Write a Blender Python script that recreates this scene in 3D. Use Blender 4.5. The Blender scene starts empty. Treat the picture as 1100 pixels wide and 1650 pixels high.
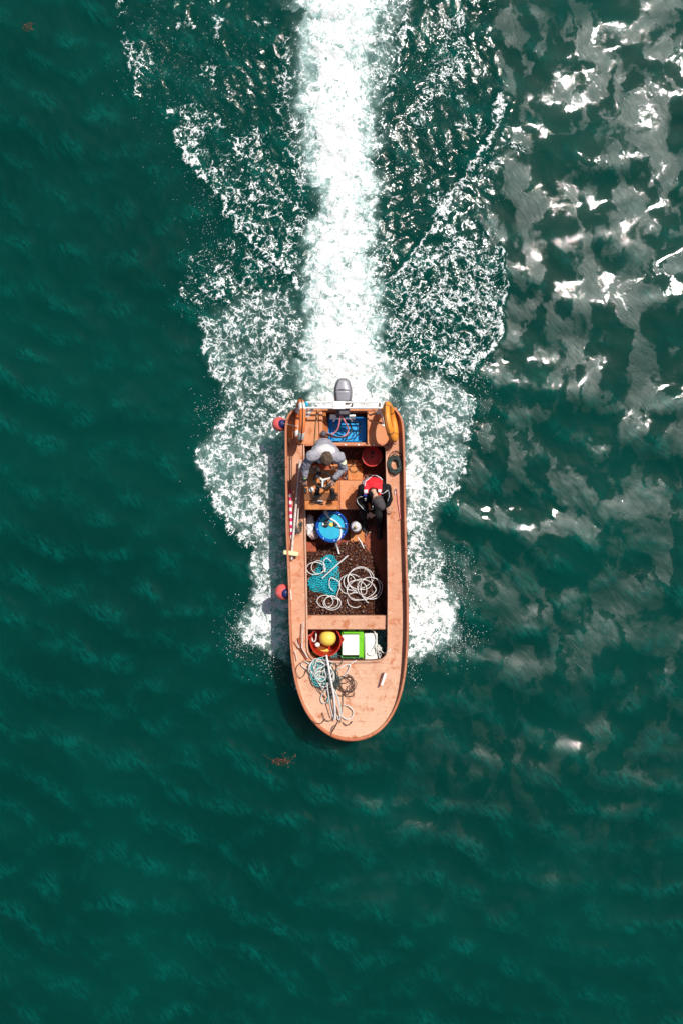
import bpy, bmesh, math, random
import numpy as np
from mathutils import Vector, Matrix
from mathutils.geometry import tessellate_polygon

S = bpy.context.scene
COL = S.collection
rnd = random.Random(7)
R = math.radians

# ------------------------------------------------------------------ camera, sky, sun, exposure
H0 = 12.833                    # drone height above gunwale level
ZREF = 0.75
CZ = ZREF + H0
cam = bpy.data.cameras.new('camera')
cam.sensor_fit = 'VERTICAL'
cam.sensor_height = 36.0
cam.lens = 28.0
cam.clip_end = 5000
camo = bpy.data.objects.new('camera', cam)
camo.location = (0, 0, CZ)
camo.rotation_euler = (0, 0, 0)
COL.objects.link(camo)
S.camera = camo

SUN_EL = R(58.6)
SUN_AZ = R(41.5)               # from +Y (picture top) towards +X (picture right)
w = bpy.data.worlds.new("World")
S.world = w
w.use_nodes = True
wn = w.node_tree.nodes
wl = w.node_tree.links
wn.clear()
sky = wn.new('ShaderNodeTexSky')
sky.sky_type = 'NISHITA'
sky.sun_disc = False
sky.sun_elevation = SUN_EL
sky.sun_rotation = SUN_AZ
sky.air_density = 1.0
sky.dust_density = 2.2
sky.ozone_density = 1.0
bg = wn.new('ShaderNodeBackground')
bg.inputs['Strength'].default_value = 0.058
wo = wn.new('ShaderNodeOutputWorld')
wl.new(sky.outputs[0], bg.inputs['Color'])
wl.new(bg.outputs[0], wo.inputs['Surface'])

sd = Vector((math.cos(SUN_EL) * math.sin(SUN_AZ), math.cos(SUN_EL) * math.cos(SUN_AZ), math.sin(SUN_EL)))
sl = bpy.data.lights.new('sun', 'SUN')
sl.energy = 4.6
sl.angle = R(0.53)
sl.color = (1.0, 0.965, 0.905)
slo = bpy.data.objects.new('sun', sl)
slo.location = sd * 60
slo.rotation_euler = sd.to_track_quat('Z', 'Y').to_euler()
COL.objects.link(slo)
S.view_settings.view_transform = 'Standard'
S.view_settings.look = 'None'
S.view_settings.exposure = 0.0
S.view_settings.gamma = 1.0
S.view_settings.use_curve_mapping = False


def P(px, py, z=0.0):
    k = (CZ - z) / H0 / 100.0
    return Vector(((px - 550) * k, (825 - py) * k, z))


def zd(y):                      # sheer of the deck
    t = min(max(-y / 3.65, 0), 1)
    return 0.72 + 0.12 * t * t


def PD(px, py, dz=0.0):         # a point on the deck
    return P(px, py, zd((825 - py) / 100.0) + dz)


# ------------------------------------------------------------------ node helper
class NT:
    def __init__(s, name):
        s.m = bpy.data.materials.new(name)
        s.m.use_nodes = True
        s.t = s.m.node_tree
        s.t.nodes.clear()
        s.out = s.t.nodes.new('ShaderNodeOutputMaterial')

    def n(s, typ, ins=None, **kw):
        nd = s.t.nodes.new(typ)
        for k, v in kw.items():
            setattr(nd, k, v)
        for k, v in (ins or {}).items():
            s.set(nd.inputs[k], v)
        return nd

    def set(s, sock, v):
        if isinstance(v, bpy.types.NodeSocket):
            s.t.links.new(v, sock)
        elif isinstance(v, bpy.types.Node):
            s.t.links.new(v.outputs[0], sock)
        else:
            if isinstance(v, (tuple, list)) and len(v) == 3 and sock.type == 'RGBA':
                v = (*v, 1)
            sock.default_value = v

    def math(s, op, a, b=0.0, c=0.0, clamp=False):
        nd = s.n('ShaderNodeMath', operation=op, use_clamp=clamp)
        for i, v in enumerate((a, b, c)):
            s.set(nd.inputs[i], v)
        return nd.outputs[0]

    def noise(s, vec, scale, detail=4, rough=.55, dist=0.0):
        return s.n('ShaderNodeTexNoise', {'Vector': vec, 'Scale': scale, 'Detail': detail, 'Roughness': rough, 'Distortion': dist}).outputs[0]

    def ramp(s, v, a, b, c=0.0, d=1.0, smooth=True):
        nd = s.n('ShaderNodeMapRange', {0: v, 1: a, 2: b, 3: c, 4: d})
        nd.interpolation_type = 'SMOOTHSTEP' if smooth else 'LINEAR'
        nd.clamp = True
        return nd.outputs[0]

    def mix(s, f, a, b, blend='MIX'):
        nd = s.n('ShaderNodeMix', data_type='RGBA', blend_type=blend)
        s.set(nd.inputs[0], f)
        s.set(nd.inputs[6], a)
        s.set(nd.inputs[7], b)
        return nd.outputs[2]

    def bump(s, h, dist, strength=1.0, normal=None):
        nd = s.n('ShaderNodeBump', {'Height': h, 'Distance': dist, 'Strength': strength})
        if normal is not None:
            s.set(nd.inputs['Normal'], normal)
        return nd.outputs[0]

    def pbr(s, **kw):
        nd = s.t.nodes.new('ShaderNodeBsdfPrincipled')
        for k, v in kw.items():
            s.set(nd.inputs[k.replace('_', ' ')], v)
        return nd.outputs[0]

    def done(s, sh):
        s.t.links.new(sh, s.out.inputs[0])
        return s.m


def M(name, col, rough=.5, var=.15, scale=9.0, bump=.0015, metal=0.0, dirt=None, dirt_amt=.35, spec=.5):
    t = NT(name)
    co = t.n('ShaderNodeTexCoord').outputs['Object']
    a = t.noise(co, scale, 6, .6)
    b = t.noise(co, scale * 6, 4, .6)
    f = t.ramp(a, .3, .7)
    c1 = tuple(min(1, x * (1 - var)) for x in col)
    c2 = tuple(min(1, x * (1 + var)) for x in col)
    c = t.mix(f, c1, c2)
    if dirt is not None:
        d = t.noise(co, scale * .8, 8, .7, .5)
        c = t.mix(t.math('MULTIPLY', t.ramp(d, .5, .66), dirt_amt), c, dirt)
    nb = t.bump(b, bump)
    return t.done(t.pbr(Base_Color=c, Roughness=t.ramp(b, .3, .7, max(.02, rough - .08), min(1, rough + .1)), Metallic=metal, Normal=nb, Specular_IOR_Level=spec))


def paint_material(name, base, worn, stain, pale, bow_wear=False):
    t = NT(name)
    co = t.n('ShaderNodeTexCoord').outputs['Object']
    big = t.noise(co, 1.6, 7, .62, .3)
    mid = t.noise(co, 6.5, 8, .68, .4)
    fine = t.noise(co, 45, 4, .6)
    c = t.mix(t.ramp(big, .36, .66), base, worn)
    if bow_wear:
        yy = t.n('ShaderNodeSeparateXYZ', {0: co}).outputs[1]
        c = t.mix(t.math('MULTIPLY', t.ramp(t.math('ADD', yy, t.math('MULTIPLY', mid, 2.2)), .4, -2.4), .50), c, pale)
    blot = t.noise(co, 3.1, 9, .72, .6)
    c = t.mix(t.math('MULTIPLY', t.ramp(blot, .50, .60), .35), c, tuple(x * .78 for x in base))
    c = t.mix(t.math('MULTIPLY', t.ramp(blot, .60, .66), .55), c, stain)
    c = t.mix(t.math('MULTIPLY', t.ramp(mid, .53, .66), .85), c, stain)
    c = t.mix(t.math('MULTIPLY', t.ramp(t.noise(co, 11, 8, .7, .2), .59, .67), .6), c, pale)
    sc = t.n('ShaderNodeMapping', {'Vector': co, 'Scale': (38, 3.5, 10)}).outputs[0]
    c = t.mix(t.math('MULTIPLY', t.ramp(t.noise(sc, 1.0, 6, .65), .62, .74), .45), c, stain)
    v = t.n('ShaderNodeTexVoronoi', {'Vector': co, 'Scale': 9.0}).outputs[0]
    c = t.mix(t.math('MULTIPLY', t.ramp(v, .05, .09, 1, 0), .7), c, tuple(x * .35 for x in stain))
    c = t.mix(t.ramp(fine, .3, .75, 0, .22), c, tuple(x * .6 for x in stain))
    h = t.math('ADD', t.math('MULTIPLY', mid, 1.0), t.math('MULTIPLY', fine, .35))
    return t.done(t.pbr(Base_Color=c, Roughness=t.ramp(mid, .3, .7, .42, .68), Normal=t.bump(h, .004), Specular_IOR_Level=.4))


# ------------------------------------------------------------------ mesh builder
class MB:
    def __init__(s):
        s.v = []
        s.f = []
        s.mi = []

    def add(s, vs, fs, m=0):
        o = len(s.v)
        s.v += [tuple(p) for p in vs]
        s.f += [tuple(i + o for i in f) for f in fs]
        s.mi += [m] * len(fs)
        return s

    def box(s, c, size, rz=0.0, m=0, top=1.0):
        x, y, z = (q / 2 for q in size)
        ca, sa = math.cos(rz), math.sin(rz)
        vs = []
        for k, t in ((-z, 1.0), (z, top)):
            for a, b in ((-x, -y), (x, -y), (x, y), (-x, y)):
                a *= t
                b *= t
                vs.append((c[0] + a * ca - b * sa, c[1] + a * sa + b * ca, c[2] + k))
        return s.add(vs, [(3, 2, 1, 0), (4, 5, 6, 7), (0, 1, 5, 4), (1, 2, 6, 5), (2, 3, 7, 6), (3, 0, 4, 7)], m)

    def prism(s, pts, z0, z1, m=0, inset=0.0):
        n = len(pts)
        cx = sum(p[0] for p in pts) / n
        cy = sum(p[1] for p in pts) / n
        ar = sum(pts[i][0] * pts[(i + 1) % n][1] - pts[(i + 1) % n][0] * pts[i][1] for i in range(n))
        if ar < 0:
            pts = pts[::-1]
        zz0 = z0 if callable(z0) else (lambda x, y: z0)
        zz1 = z1 if callable(z1) else (lambda x, y: z1)
        vs = [(p[0], p[1], zz0(p[0], p[1])) for p in pts]
        for p in pts:
            x = cx + (p[0] - cx) * (1 - inset)
            y = cy + (p[1] - cy) * (1 - inset)
            vs.append((x, y, zz1(x, y)))
        fs = [tuple(range(n - 1, -1, -1)), tuple(range(n, 2 * n))]
        fs += [(i, (i + 1) % n, (i + 1) % n + n, i + n) for i in range(n)]
        return s.add(vs, fs, m)

    def tube(s, pts, r, n=8, m=0, closed=False):
        pts = [Vector(p) for p in pts]
        k = len(pts)
        rr = r if isinstance(r, (list, tuple)) else [r] * k
        vs = []
        fs = []
        up = None
        for i, p in enumerate(pts):
            if closed:
                t = pts[(i + 1) % k] - pts[i - 1]
            else:
                t = pts[min(i + 1, k - 1)] - pts[max(i - 1, 0)]
            if t.length < 1e-9:
                t = Vector((0, 0, 1))
            t.normalize()
            if up is None:
                up = Vector((0, 0, 1)) if abs(t.z) < .9 else Vector((1, 0, 0))
            u = t.cross(up)
            if u.length < 1e-6:
                u = t.cross(Vector((0.3, 1, 0.2)))
            u.normalize()
            up = u.cross(t)
            for j in range(n):
                a = 2 * math.pi * j / n
                vs.append(p + (u * math.cos(a) + up * math.sin(a)) * rr[i])
        for i in range(k if closed else k - 1):
            for j in range(n):
                a = i * n + j
                b = i * n + (j + 1) % n
                i2 = (i + 1) % k
                fs.append((a, b, i2 * n + (j + 1) % n, i2 * n + j))
        if not closed:
            fs.append(tuple(range(n - 1, -1, -1)))
            fs.append(tuple((k - 1) * n + j for j in range(n)))
        return s.add(vs, fs, m)

    def lathe(s, c, prof, n=24, m=0, axis=None):
        c = Vector(c)
        q = axis.to_track_quat('Z', 'Y') if axis is not None else None
        vs = []
        fs = []
        for r, z in prof:
            for j in range(n):
                a = 2 * math.pi * j / n
                p = Vector((r * math.cos(a), r * math.sin(a), z))
                if q:
                    p = q @ p
                vs.append(c + p)
        k = len(prof)
        for i in range(k - 1):
            for j in range(n):
                fs.append((i * n + j, i * n + (j + 1) % n, (i + 1) * n + (j + 1) % n, (i + 1) * n + j))
        if prof[0][0] > 1e-6:
            fs.append(tuple(range(n - 1, -1, -1)))
        if prof[-1][0] > 1e-6:
            fs.append(tuple((k - 1) * n + j for j in range(n)))
        return s.add(vs, fs, m)

    def ball(s, c, r, n=12, m=0, q=None):
        if not isinstance(r, (tuple, list)):
            r = (r, r, r)
        vs = []
        fs = []
        h = max(4, n // 2)
        c = Vector(c)
        for i in range(h + 1):
            th = math.pi * i / h
            for j in range(n):
                a = 2 * math.pi * j / n
                p = Vector((r[0] * math.sin(th) * math.cos(a), r[1] * math.sin(th) * math.sin(a), -r[2] * math.cos(th)))
                if q is not None:
                    p = q @ p
                vs.append(c + p)
        for i in range(h):
            for j in range(n):
                fs.append((i * n + j, i * n + (j + 1) % n, (i + 1) * n + (j + 1) % n, (i + 1) * n + j))
        return s.add(vs, fs, m)

    def cap(s, a, b, ra, rb, n=12):            # closed capsule, for remeshing
        a = Vector(a)
        b = Vector(b)
        s.tube([a, b], [ra, rb], n)
        s.ball(a, ra, n)
        s.ball(b, rb, n)
        return s

    def mesh(s, name='mesh'):
        me = bpy.data.meshes.new(name)
        me.from_pydata(s.v, [], s.f)
        me.polygons.foreach_set('material_index', s.mi)
        bm = bmesh.new()
        bm.from_mesh(me)
        bmesh.ops.remove_doubles(bm, verts=bm.verts, dist=1e-6)
        bmesh.ops.recalc_face_normals(bm, faces=bm.faces)
        bm.to_mesh(me)
        bm.free()
        return me

    def build(s, name, mats, parent=None, smooth=True, bevel=0.0, angle=40):
        return link(name, s.mesh(name), mats, parent, smooth, bevel, angle)


OFF = {}


def link(name, me, mats, parent=None, smooth=True, bevel=0.0, angle=40):
    if not isinstance(mats, (list, tuple)):
        mats = [mats]
    me.materials.clear()
    for m in mats:
        me.materials.append(m)
    o = bpy.data.objects.new(name, me)
    COL.objects.link(o)
    if parent is None:
        n = len(me.vertices)
        co = np.empty(n * 3)
        me.vertices.foreach_get('co', co)
        co = co.reshape(-1, 3)
        off = Vector(((co[:, 0].min() + co[:, 0].max()) / 2, (co[:, 1].min() + co[:, 1].max()) / 2, co[:, 2].min()))
        o.location = off
    else:
        off = OFF[parent.name]
        o.parent = parent
    me.transform(Matrix.Translation(-off))
    OFF[o.name] = off
    if smooth:
        me.shade_smooth()
        me.set_sharp_from_angle(angle=R(angle))
    if bevel > 0:
        b = o.modifiers.new('bevel', 'BEVEL')
        b.width = bevel
        b.segments = 2
        b.limit_method = 'ANGLE'
    return o


def tag(o, label, cat, group=None, kind=None):
    o['label'] = label
    o['category'] = cat
    if group:
        o['group'] = group
    if kind:
        o['kind'] = kind
    return o


def thing(name, label, cat, loc, group=None):
    o = bpy.data.objects.new(name, None)
    o.location = loc
    o.empty_display_size = .1
    COL.objects.link(o)
    OFF[o.name] = Vector(loc)
    return tag(o, label, cat, group)


def remesh(mb, voxel, it=3, fac=.5):
    me = mb.mesh()
    o = bpy.data.objects.new('temporary', me)
    COL.objects.link(o)
    r = o.modifiers.new('r', 'REMESH')
    r.mode = 'VOXEL'
    r.voxel_size = voxel
    if it:
        sm = o.modifiers.new('s', 'SMOOTH')
        sm.iterations = it
        sm.factor = fac
    dg = bpy.context.evaluated_depsgraph_get()
    res = bpy.data.meshes.new_from_object(o.evaluated_get(dg))
    bpy.data.objects.remove(o)
    return res


def catmull(pts, per=8, closed=False):
    pts = [Vector(p) for p in pts]
    n = len(pts)
    out = []
    for i in range(n if closed else n - 1):
        if closed:
            p0, p1, p2, p3 = pts[i - 1], pts[i], pts[(i + 1) % n], pts[(i + 2) % n]
        else:
            p0, p1, p2, p3 = pts[max(i - 1, 0)], pts[i], pts[i + 1], pts[min(i + 2, n - 1)]
        for k in range(per):
            t = k / per
            out.append(.5 * ((2 * p1) + (p2 - p0) * t + (2 * p0 - 5 * p1 + 4 * p2 - p3) * t * t + (3 * p1 - p0 - 3 * p2 + p3) * t ** 3))
    if not closed:
        out.append(pts[-1])
    return out


def resample(pts, n, closed=True):
    pts = [Vector(p) for p in pts]
    if closed:
        pts = pts + [pts[0]]
    d = [0]
    for a, b in zip(pts, pts[1:]):
        d.append(d[-1] + (b - a).length)
    out = []
    for i in range(n):
        t = d[-1] * i / (n if closed else n - 1)
        k = max(0, min(len(d) - 2, int(np.searchsorted(d, t, side='right')) - 1))
        f = (t - d[k]) / max(1e-9, d[k + 1] - d[k])
        out.append(pts[k].lerp(pts[k + 1], f))
    return out


# ================================================================== OUTLINE OF THE BOAT
OUT_PX = [(476, 659), (466, 667), (461, 678), (459.5, 692), (459.5, 720), (460, 760), (460.5, 800), (461, 850), (463, 900), (465, 950),
          (466, 1000), (468, 1040), (471, 1072), (477, 1104), (486, 1132), (498, 1154), (513, 1171), (531, 1184), (550, 1191), (566, 1192.5),
          (582, 1191), (599, 1185), (615, 1174), (630, 1156), (642, 1131), (650, 1100), (655, 1060), (657, 1005), (656.5, 950), (655, 900),
          (653.5, 850), (652.5, 800), (651.5, 740), (650.5, 705), (649, 685), (645, 671), (637, 660)]
side = catmull([Vector((*q, 0)) for q in OUT_PX], 6)
side = resample(side, 150, False)                       # open path, stern-left round the bow to stern-right
side_w = [PD(p.x, p.y) for p in side]
stern_px = [Vector((637 - 161 * i / 12, 660 - 1 * i / 12, 0)) for i in range(1, 12)]
outline = side_w + [PD(p.x, p.y) for p in stern_px]      # closed, counter-clockwise seen from above
for p in outline:
    p.z = zd(p.y)


def offset_loop(loop, d, closed=True):
    n = len(loop)
    res = []
    for i, p in enumerate(loop):
        a = loop[i - 1] if (closed or i > 0) else p
        b = loop[(i + 1) % n] if (closed or i < n - 1) else p
        t = Vector((b.x - a.x, b.y - a.y, 0)).normalized()
        res.append(Vector((p.x - t.y * d, p.y + t.x * d, p.z)))
    return res


ar = sum(outline[i].x * outline[(i + 1) % len(outline)].y - outline[(i + 1) % len(outline)].x * outline[i].y for i in range(len(outline)))
if ar < 0:
    outline = outline[::-1]
    side_w = side_w[::-1]

# ================================================================== WATER
SC0 = CZ / H0 / 100.0


def axis(lo, hi, step, far, g):
    a = list(np.arange(lo, hi + step / 2, step))
    d = step
    x = a[-1]
    right = []
    while x < far:
        d *= g
        x += d
        right.append(x)
    d = step
    x = a[0]
    left = []
    while x > -far:
        d *= g
        x -= d
        left.append(x)
    return np.array(left[::-1] + a + right)


xs = axis(-6.25, 6.25, .0205, 1500, 1.22)
ys = axis(-9.2, 9.2, .0205, 1500, 1.22)
GX, GY = np.meshgrid(xs, ys)
shape = GX.shape
X = GX.ravel().astype(np.float64)
Y = GY.ravel().astype(np.float64)
U = X / SC0 + 550              # the photograph's pixel grid at sea level
V = 825 - Y / SC0


def seg_dist(px, py, pts, closed):
    """distance to a polyline and, when closed, negative inside"""
    d2 = np.full(px.shape, 1e18)
    tpar = np.zeros(px.shape)
    inside = np.zeros(px.shape, bool)
    n = len(pts)
    for i in range(n if closed else n - 1):
        ax, ay = pts[i][:2]
        bx, by = pts[(i + 1) % n][:2]
        ex, ey = bx - ax, by - ay
        L = ex * ex + ey * ey + 1e-12
        t = np.clip(((px - ax) * ex + (py - ay) * ey) / L, 0, 1)
        q = (px - ax - t * ex) ** 2 + (py - ay - t * ey) ** 2
        m = q < d2
        d2 = np.where(m, q, d2)
        tpar = np.where(m, i + t, tpar)
        if closed and abs(ey) > 1e-9:
            c = ((ay > py) != (by > py)) & (px < ex * (py - ay) / ey + ax)
            inside ^= c
    d = np.sqrt(d2)
    return (np.where(inside, -d, d), tpar)


def sstep(a, b, x):
    t = np.clip((x - a) / (b - a), 0, 1)
    return t * t * (3 - 2 * t)


# slow domain warp so that no outline is clean
WU = U + 5 * np.sin(V * .061 + 1.3) * np.sin(U * .047) + 3.0 * np.sin(U * .16 + V * .11) + 1.6 * np.sin(V * .37 - U * .21)
WV = V + 5 * np.sin(U * .057 + .4) * np.sin(V * .043 + 2) + 3.0 * np.sin(V * .15 - U * .12 + 1) + 1.6 * np.sin(U * .33 + V * .25)
FOAM = np.zeros(X.shape)
CHOP = np.zeros(X.shape)
AER = np.zeros(X.shape)
RID = np.zeros(X.shape)


def region(pts, dens, soft, chop=None, aer=0.0, out=None):
    x0 = min(p[0] for p in pts) - soft * 2 - 12
    x1 = max(p[0] for p in pts) + soft * 2 + 12
    y0 = min(p[1] for p in pts) - soft * 2 - 12
    y1 = max(p[1] for p in pts) + soft * 2 + 12
    k = np.where((U > x0) & (U < x1) & (V > y0) & (V < y1))[0]
    d, _ = seg_dist(WU[k], WV[k], pts, True)
    m = sstep(out if out is not None else soft * .5, -soft, d)
    FOAM[k] = np.maximum(FOAM[k], m * dens)
    if chop:
        CHOP[k] = np.maximum(CHOP[k], m * chop)
    if aer:
        AER[k] = np.maximum(AER[k], m * aer)


def stroke(pts, dens, chop=.0, rid=0.0, aer=0.0, add=False, hard=None):
    """pts: (px, py, half width)"""
    wmax = max(p[2] for p in pts) * 1.6 + 10
    x0 = min(p[0] for p in pts) - wmax
    x1 = max(p[0] for p in pts) + wmax
    y0 = min(p[1] for p in pts) - wmax
    y1 = max(p[1] for p in pts) + wmax
    k = np.where((U > x0) & (U < x1) & (V > y0) & (V < y1))[0]
    d, t = seg_dist(WU[k], WV[k], pts, False)
    wd = np.interp(t, range(len(pts)), [p[2] for p in pts])
    m = sstep(*(hard or (1.25, .15)), d / wd)
    if dens > .5 and wmax < 40:
        m = m * np.clip(.86 + .34 * np.sin(WU[k] * .19 + WV[k] * .13) * np.sin(WV[k] * .23 - WU[k] * .08 + 1.0) + .22 * np.sin(WU[k] * .47 + WV[k] * .39), 0, 1.15)
    if add:
        FOAM[k] = np.minimum(1, FOAM[k] + m * dens)
    else:
        FOAM[k] = np.maximum(FOAM[k], m * dens)
    CHOP[k] = np.maximum(CHOP[k], m * chop)
    AER[k] = np.maximum(AER[k], m * aer)
    if rid:
        RID[k] = np.maximum(RID[k], rid * np.exp(-(d / (wd * 1.3)) ** 2))


# --- prop wash
wash = [(555, 668, 72), (554, 600, 75), (549, 540, 66), (548, 480, 64), (550, 430, 58), (551, 380, 52), (550, 300, 54), (546, 220, 58),
        (544, 150, 62), (546, 80, 66), (556, 0, 76), (562, -120, 90)]
rwash = np.random.RandomState(3)
ragged = []
for q0_, q1_ in zip(wash, wash[1:]):
    for k_ in range(5):
        f_ = k_ / 5
        ragged.append((q0_[0] + (q1_[0] - q0_[0]) * f_ + rwash.normal(0, 5.5), q0_[1] + (q1_[1] - q0_[1]) * f_, (q0_[2] + (q1_[2] - q0_[2]) * f_) * (1 + rwash.normal(0, .095))))
stroke([(a, b, c * .98) for a, b, c in ragged], .34, .7, 0, .25, hard=(1.3, .6))
stroke([(a, b, c * .85) for a, b, c in ragged], .70, .7, 0, .85, hard=(1.20, .80))
stroke([(a, b, c * .82) for a, b, c in ragged], .97, .7, .07, 1.0, hard=(1.10, .55))
for q_ in ((500, 560, 16), (492, 610, 14), (612, 470, 12), (615, 560, 9), (486, 130, 12), (600, 330, 12), (494, 420, 10), (618, 620, 8)):
    stroke([(q_[0], q_[1] - 14, q_[2] * .6), (q_[0], q_[1], q_[2]), (q_[0], q_[1] + 14, q_[2] * .7)], .80, .7, 0, .7)
stroke([(655, -20, 8), (652, 50, 8), (635, 110, 8), (620, 170, 8), (606, 230, 9), (600, 290, 6)], .68, .8, .02)
stroke([(640, -60, 18), (628, 20, 26), (612, 90, 24), (605, 160, 18)], .55, .8, 0, .3)
stroke([(462, 60, 10), (458, 160, 14), (472, 240, 16), (482, 320, 16), (488, 380, 14)], .42, .9)  # foam-speckled strip; its sun glitter is painted as foam too

def hole(px, py, w, h, k=.5):
    m = np.exp(-((WU - px) / w) ** 2 - ((WV - py) / h) ** 2)
    FOAM[:] = FOAM * (1 - k * m)
for q_ in ((575, 85, 16, 26, .42), (522, 295, 7, 22, .34), (531, 432, 7, 18, .30), (590, 458, 8, 14, .42), (512, 596, 8, 14, .40), (490, 95, 18, 40, .42), (500, 350, 13, 26, .40),
           (560, 425, 9, 14, .25), (545, 505, 6, 16, .28), (585, 330, 9, 22, .32), (566, 30, 20, 16, .28), (500, 250, 10, 24, .30), (590, 215, 10, 30, .36), (520, 632, 18, 10, .36), (580, 545, 7, 18, .24)):
    hole(*q_)

# --- left of the boat
region([(468, 1064), (440, 1052), (415, 1044), (388, 1034), (378, 1020), (388, 1000), (404, 975), (408, 952), (440, 945), (466, 945), (470, 1000)], .86, 14, .8, .5)
stroke([(470, 1060, 9), (474, 1090, 7), (480, 1112, 4)], .5, .4)
region([(408, 960), (404, 905), (408, 872), (435, 866), (470, 868), (470, 962), (440, 962)], .60, 10, .7, .35)
stroke([(410, 868, 7), (409, 900, 6), (411, 930, 7), (420, 950, 10)], .85, .5, .03)
region([(412, 878), (394, 868), (372, 852), (352, 832), (341, 806), (344, 790), (330, 776), (319, 752), (318, 732), (324, 714), (342, 698), (370, 690),
        (425, 690), (470, 690), (470, 880), (435, 872)], .55, 13, .9, .3)
stroke([(420, 700, 16), (440, 760, 16), (425, 810, 22), (400, 840, 18), (420, 865, 12)], .70, .9)
stroke([(322, 725, 6), (324, 745, 6), (336, 775, 8)], .75, .7, .03)
stroke([(343, 792, 7), (352, 828, 9), (376, 856, 8), (400, 872, 8)], .78, .7, .03)
region([(340, 706), (346, 682), (366, 655), (346, 615), (332, 588), (325, 550), (328, 516), (342, 500), (366, 488), (420, 470), (468, 462), (488, 500),
        (484, 560), (470, 600), (482, 640), (470, 700), (400, 710)], .50, 14, 1.0, .12)
stroke([(333, 525, 6), (331, 560, 8), (340, 590, 8), (356, 620, 6), (380, 645, 5), (394, 660, 6)], .82, .7, .04)
stroke([(345, 560, 14), (362, 590, 16), (385, 600, 14)], .62, .9)
stroke([(440, 540, 9), (446, 575, 8), (462, 590, 8)], .66, .8, .02)
stroke([(352, 545, 4), (385, 535, 4), (392, 525, 4), (412, 528, 4), (440, 535, 4), (450, 505, 4), (480, 500, 3)], .66, .6)
stroke([(360, 585, 4), (395, 570, 4), (410, 550, 3)], .6, .6)
stroke([(415, 655, 26), (440, 690, 22), (465, 640, 18)], .60, 1.)
region([(286, 478), (284, 462), (296, 436), (316, 408), (340, 385), (400, 382), (460, 430), (492, 480), (468, 470), (420, 476), (362, 492), (325, 492)], .26, 12, .9)
stroke([(286, 462, 3), (289, 479, 4), (310, 484, 4), (324, 492, 4), (345, 483, 4), (372, 466, 4)], .80, .5, .03)
stroke([(312, 450, 9), (322, 462, 9)], .55, .9)
stroke([(372, 480, 5), (395, 476, 5), (415, 470, 5), (440, 455, 4)], .62, .7)
stroke([(430, 500, 10), (455, 488, 8)], .55, .8)
region([(186, -40), (190, 0), (204, 55), (205, 105), (226, 150), (268, 168), (290, 230), (302, 270), (325, 300), (352, 335), (380, 362), (410, 392),
        (470, 446), (496, 470), (492, 300), (478, 150), (470, 0), (470, -40)], .04, 10, .9)
stroke([(196, 0, 8), (207, 60, 9), (225, 80, 14)], .34, .8)
stroke([(215, 75, 20), (222, 105, 18), (235, 90, 16)], .42, .9)
stroke([(212, 95, 7), (216, 125, 6), (226, 148, 7)], .76, .6, .04)
stroke([(280, 180, 12), (310, 185, 22), (330, 182, 16), (315, 210, 20), (300, 222, 18), (320, 240, 16)], .48, .9)
stroke([(350, 180, 10), (352, 200, 8)], .5, .9)
stroke([(285, 215, 6), (297, 252, 7), (312, 268, 10), (330, 285, 8), (345, 308, 7), (362, 332, 9), (374, 345, 6), (390, 366, 6), (408, 388, 6),
        (440, 415, 7), (470, 446, 8), (492, 476, 9)], .84, .7, .05)
stroke([(338, 120, 12), (334, 105, 8), (345, 135, 6)], .56, .8)
stroke([(350, 55, 9), (354, 30, 6)], .56, .7)
stroke([(300, 20, 8), (308, 50, 6)], .45, .7)
stroke([(285, 40, 8), (288, 36, 8)], .5, .7)
stroke([(415, 40, 13), (420, 30, 12)], .46, .9)
for a in range(7):             # fan of streaks behind the crest
    x0, y0 = 335 + a * 13, 292 + a * 17
    stroke([(x0, y0, 4), (x0 + 30, y0 - 24, 4.5), (x0 + 62 + 9 * (a % 3), y0 - 46 - 6 * (a % 2), 3)], .60, .9)
region([(310, 285), (350, 225), (440, 200), (470, 260), (480, 330), (486, 440), (440, 400), (390, 350), (350, 315)], .22, 14, 1.0)
region([(340, 385), (400, 384), (440, 410), (470, 440), (488, 480), (440, 470), (380, 440)], .34, 12, 1.0)
stroke([(400, 370, 20), (440, 390, 18), (470, 410, 16), (488, 440, 14)], .46, .9)
stroke([(446, 140, 5), (444, 165, 5), (452, 185, 5)], .7, .7)

# --- right of the boat
region([(650, 1075), (662, 1062), (690, 1056), (716, 1047), (735, 1030), (740, 1000), (732, 962), (716, 940), (690, 928), (650, 938)], .90, 15, .8, .5)
region([(650, 950), (712, 948), (718, 928), (718, 902), (708, 880), (694, 858), (650, 845)], .58, 12, .9, .2)
stroke([(662, 870, 6), (658, 910, 6), (664, 945, 10)], .66, .7)
stroke([(705, 905, 8), (700, 930, 9)], .72, .6)
region([(650, 862), (690, 862), (702, 845), (716, 812), (736, 790), (749, 762), (750, 732), (742, 706), (764, 686), (766, 652), (746, 626), (700, 604),
        (660, 612), (640, 645), (650, 690)], .56, 13, 1., .3)
stroke([(668, 690, 18), (664, 740, 20), (668, 780, 22), (660, 820, 12), (656, 850, 8)], .92, .7, .04, .6)
stroke([(700, 780, 16), (712, 800, 12), (735, 785, 8)], .7, .8)
stroke([(749, 728, 4), (751, 755, 5), (738, 785, 6), (715, 808, 6)], .78, .6, .03)
stroke([(764, 650, 5), (766, 680, 5), (750, 702, 5)], .66, .6, .03)
stroke([(680, 640, 16), (665, 665, 16)], .72, .9)
stroke([(675, 850, 6), (676, 854, 5)], .85, .6)
region([(625, 640), (650, 604), (700, 602), (745, 624), (762, 602), (802, 560), (812, 490), (808, 400), (760, 392), (690, 390), (640, 432), (606, 470),
        (604, 560)], .44, 14, 1.0)
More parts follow.
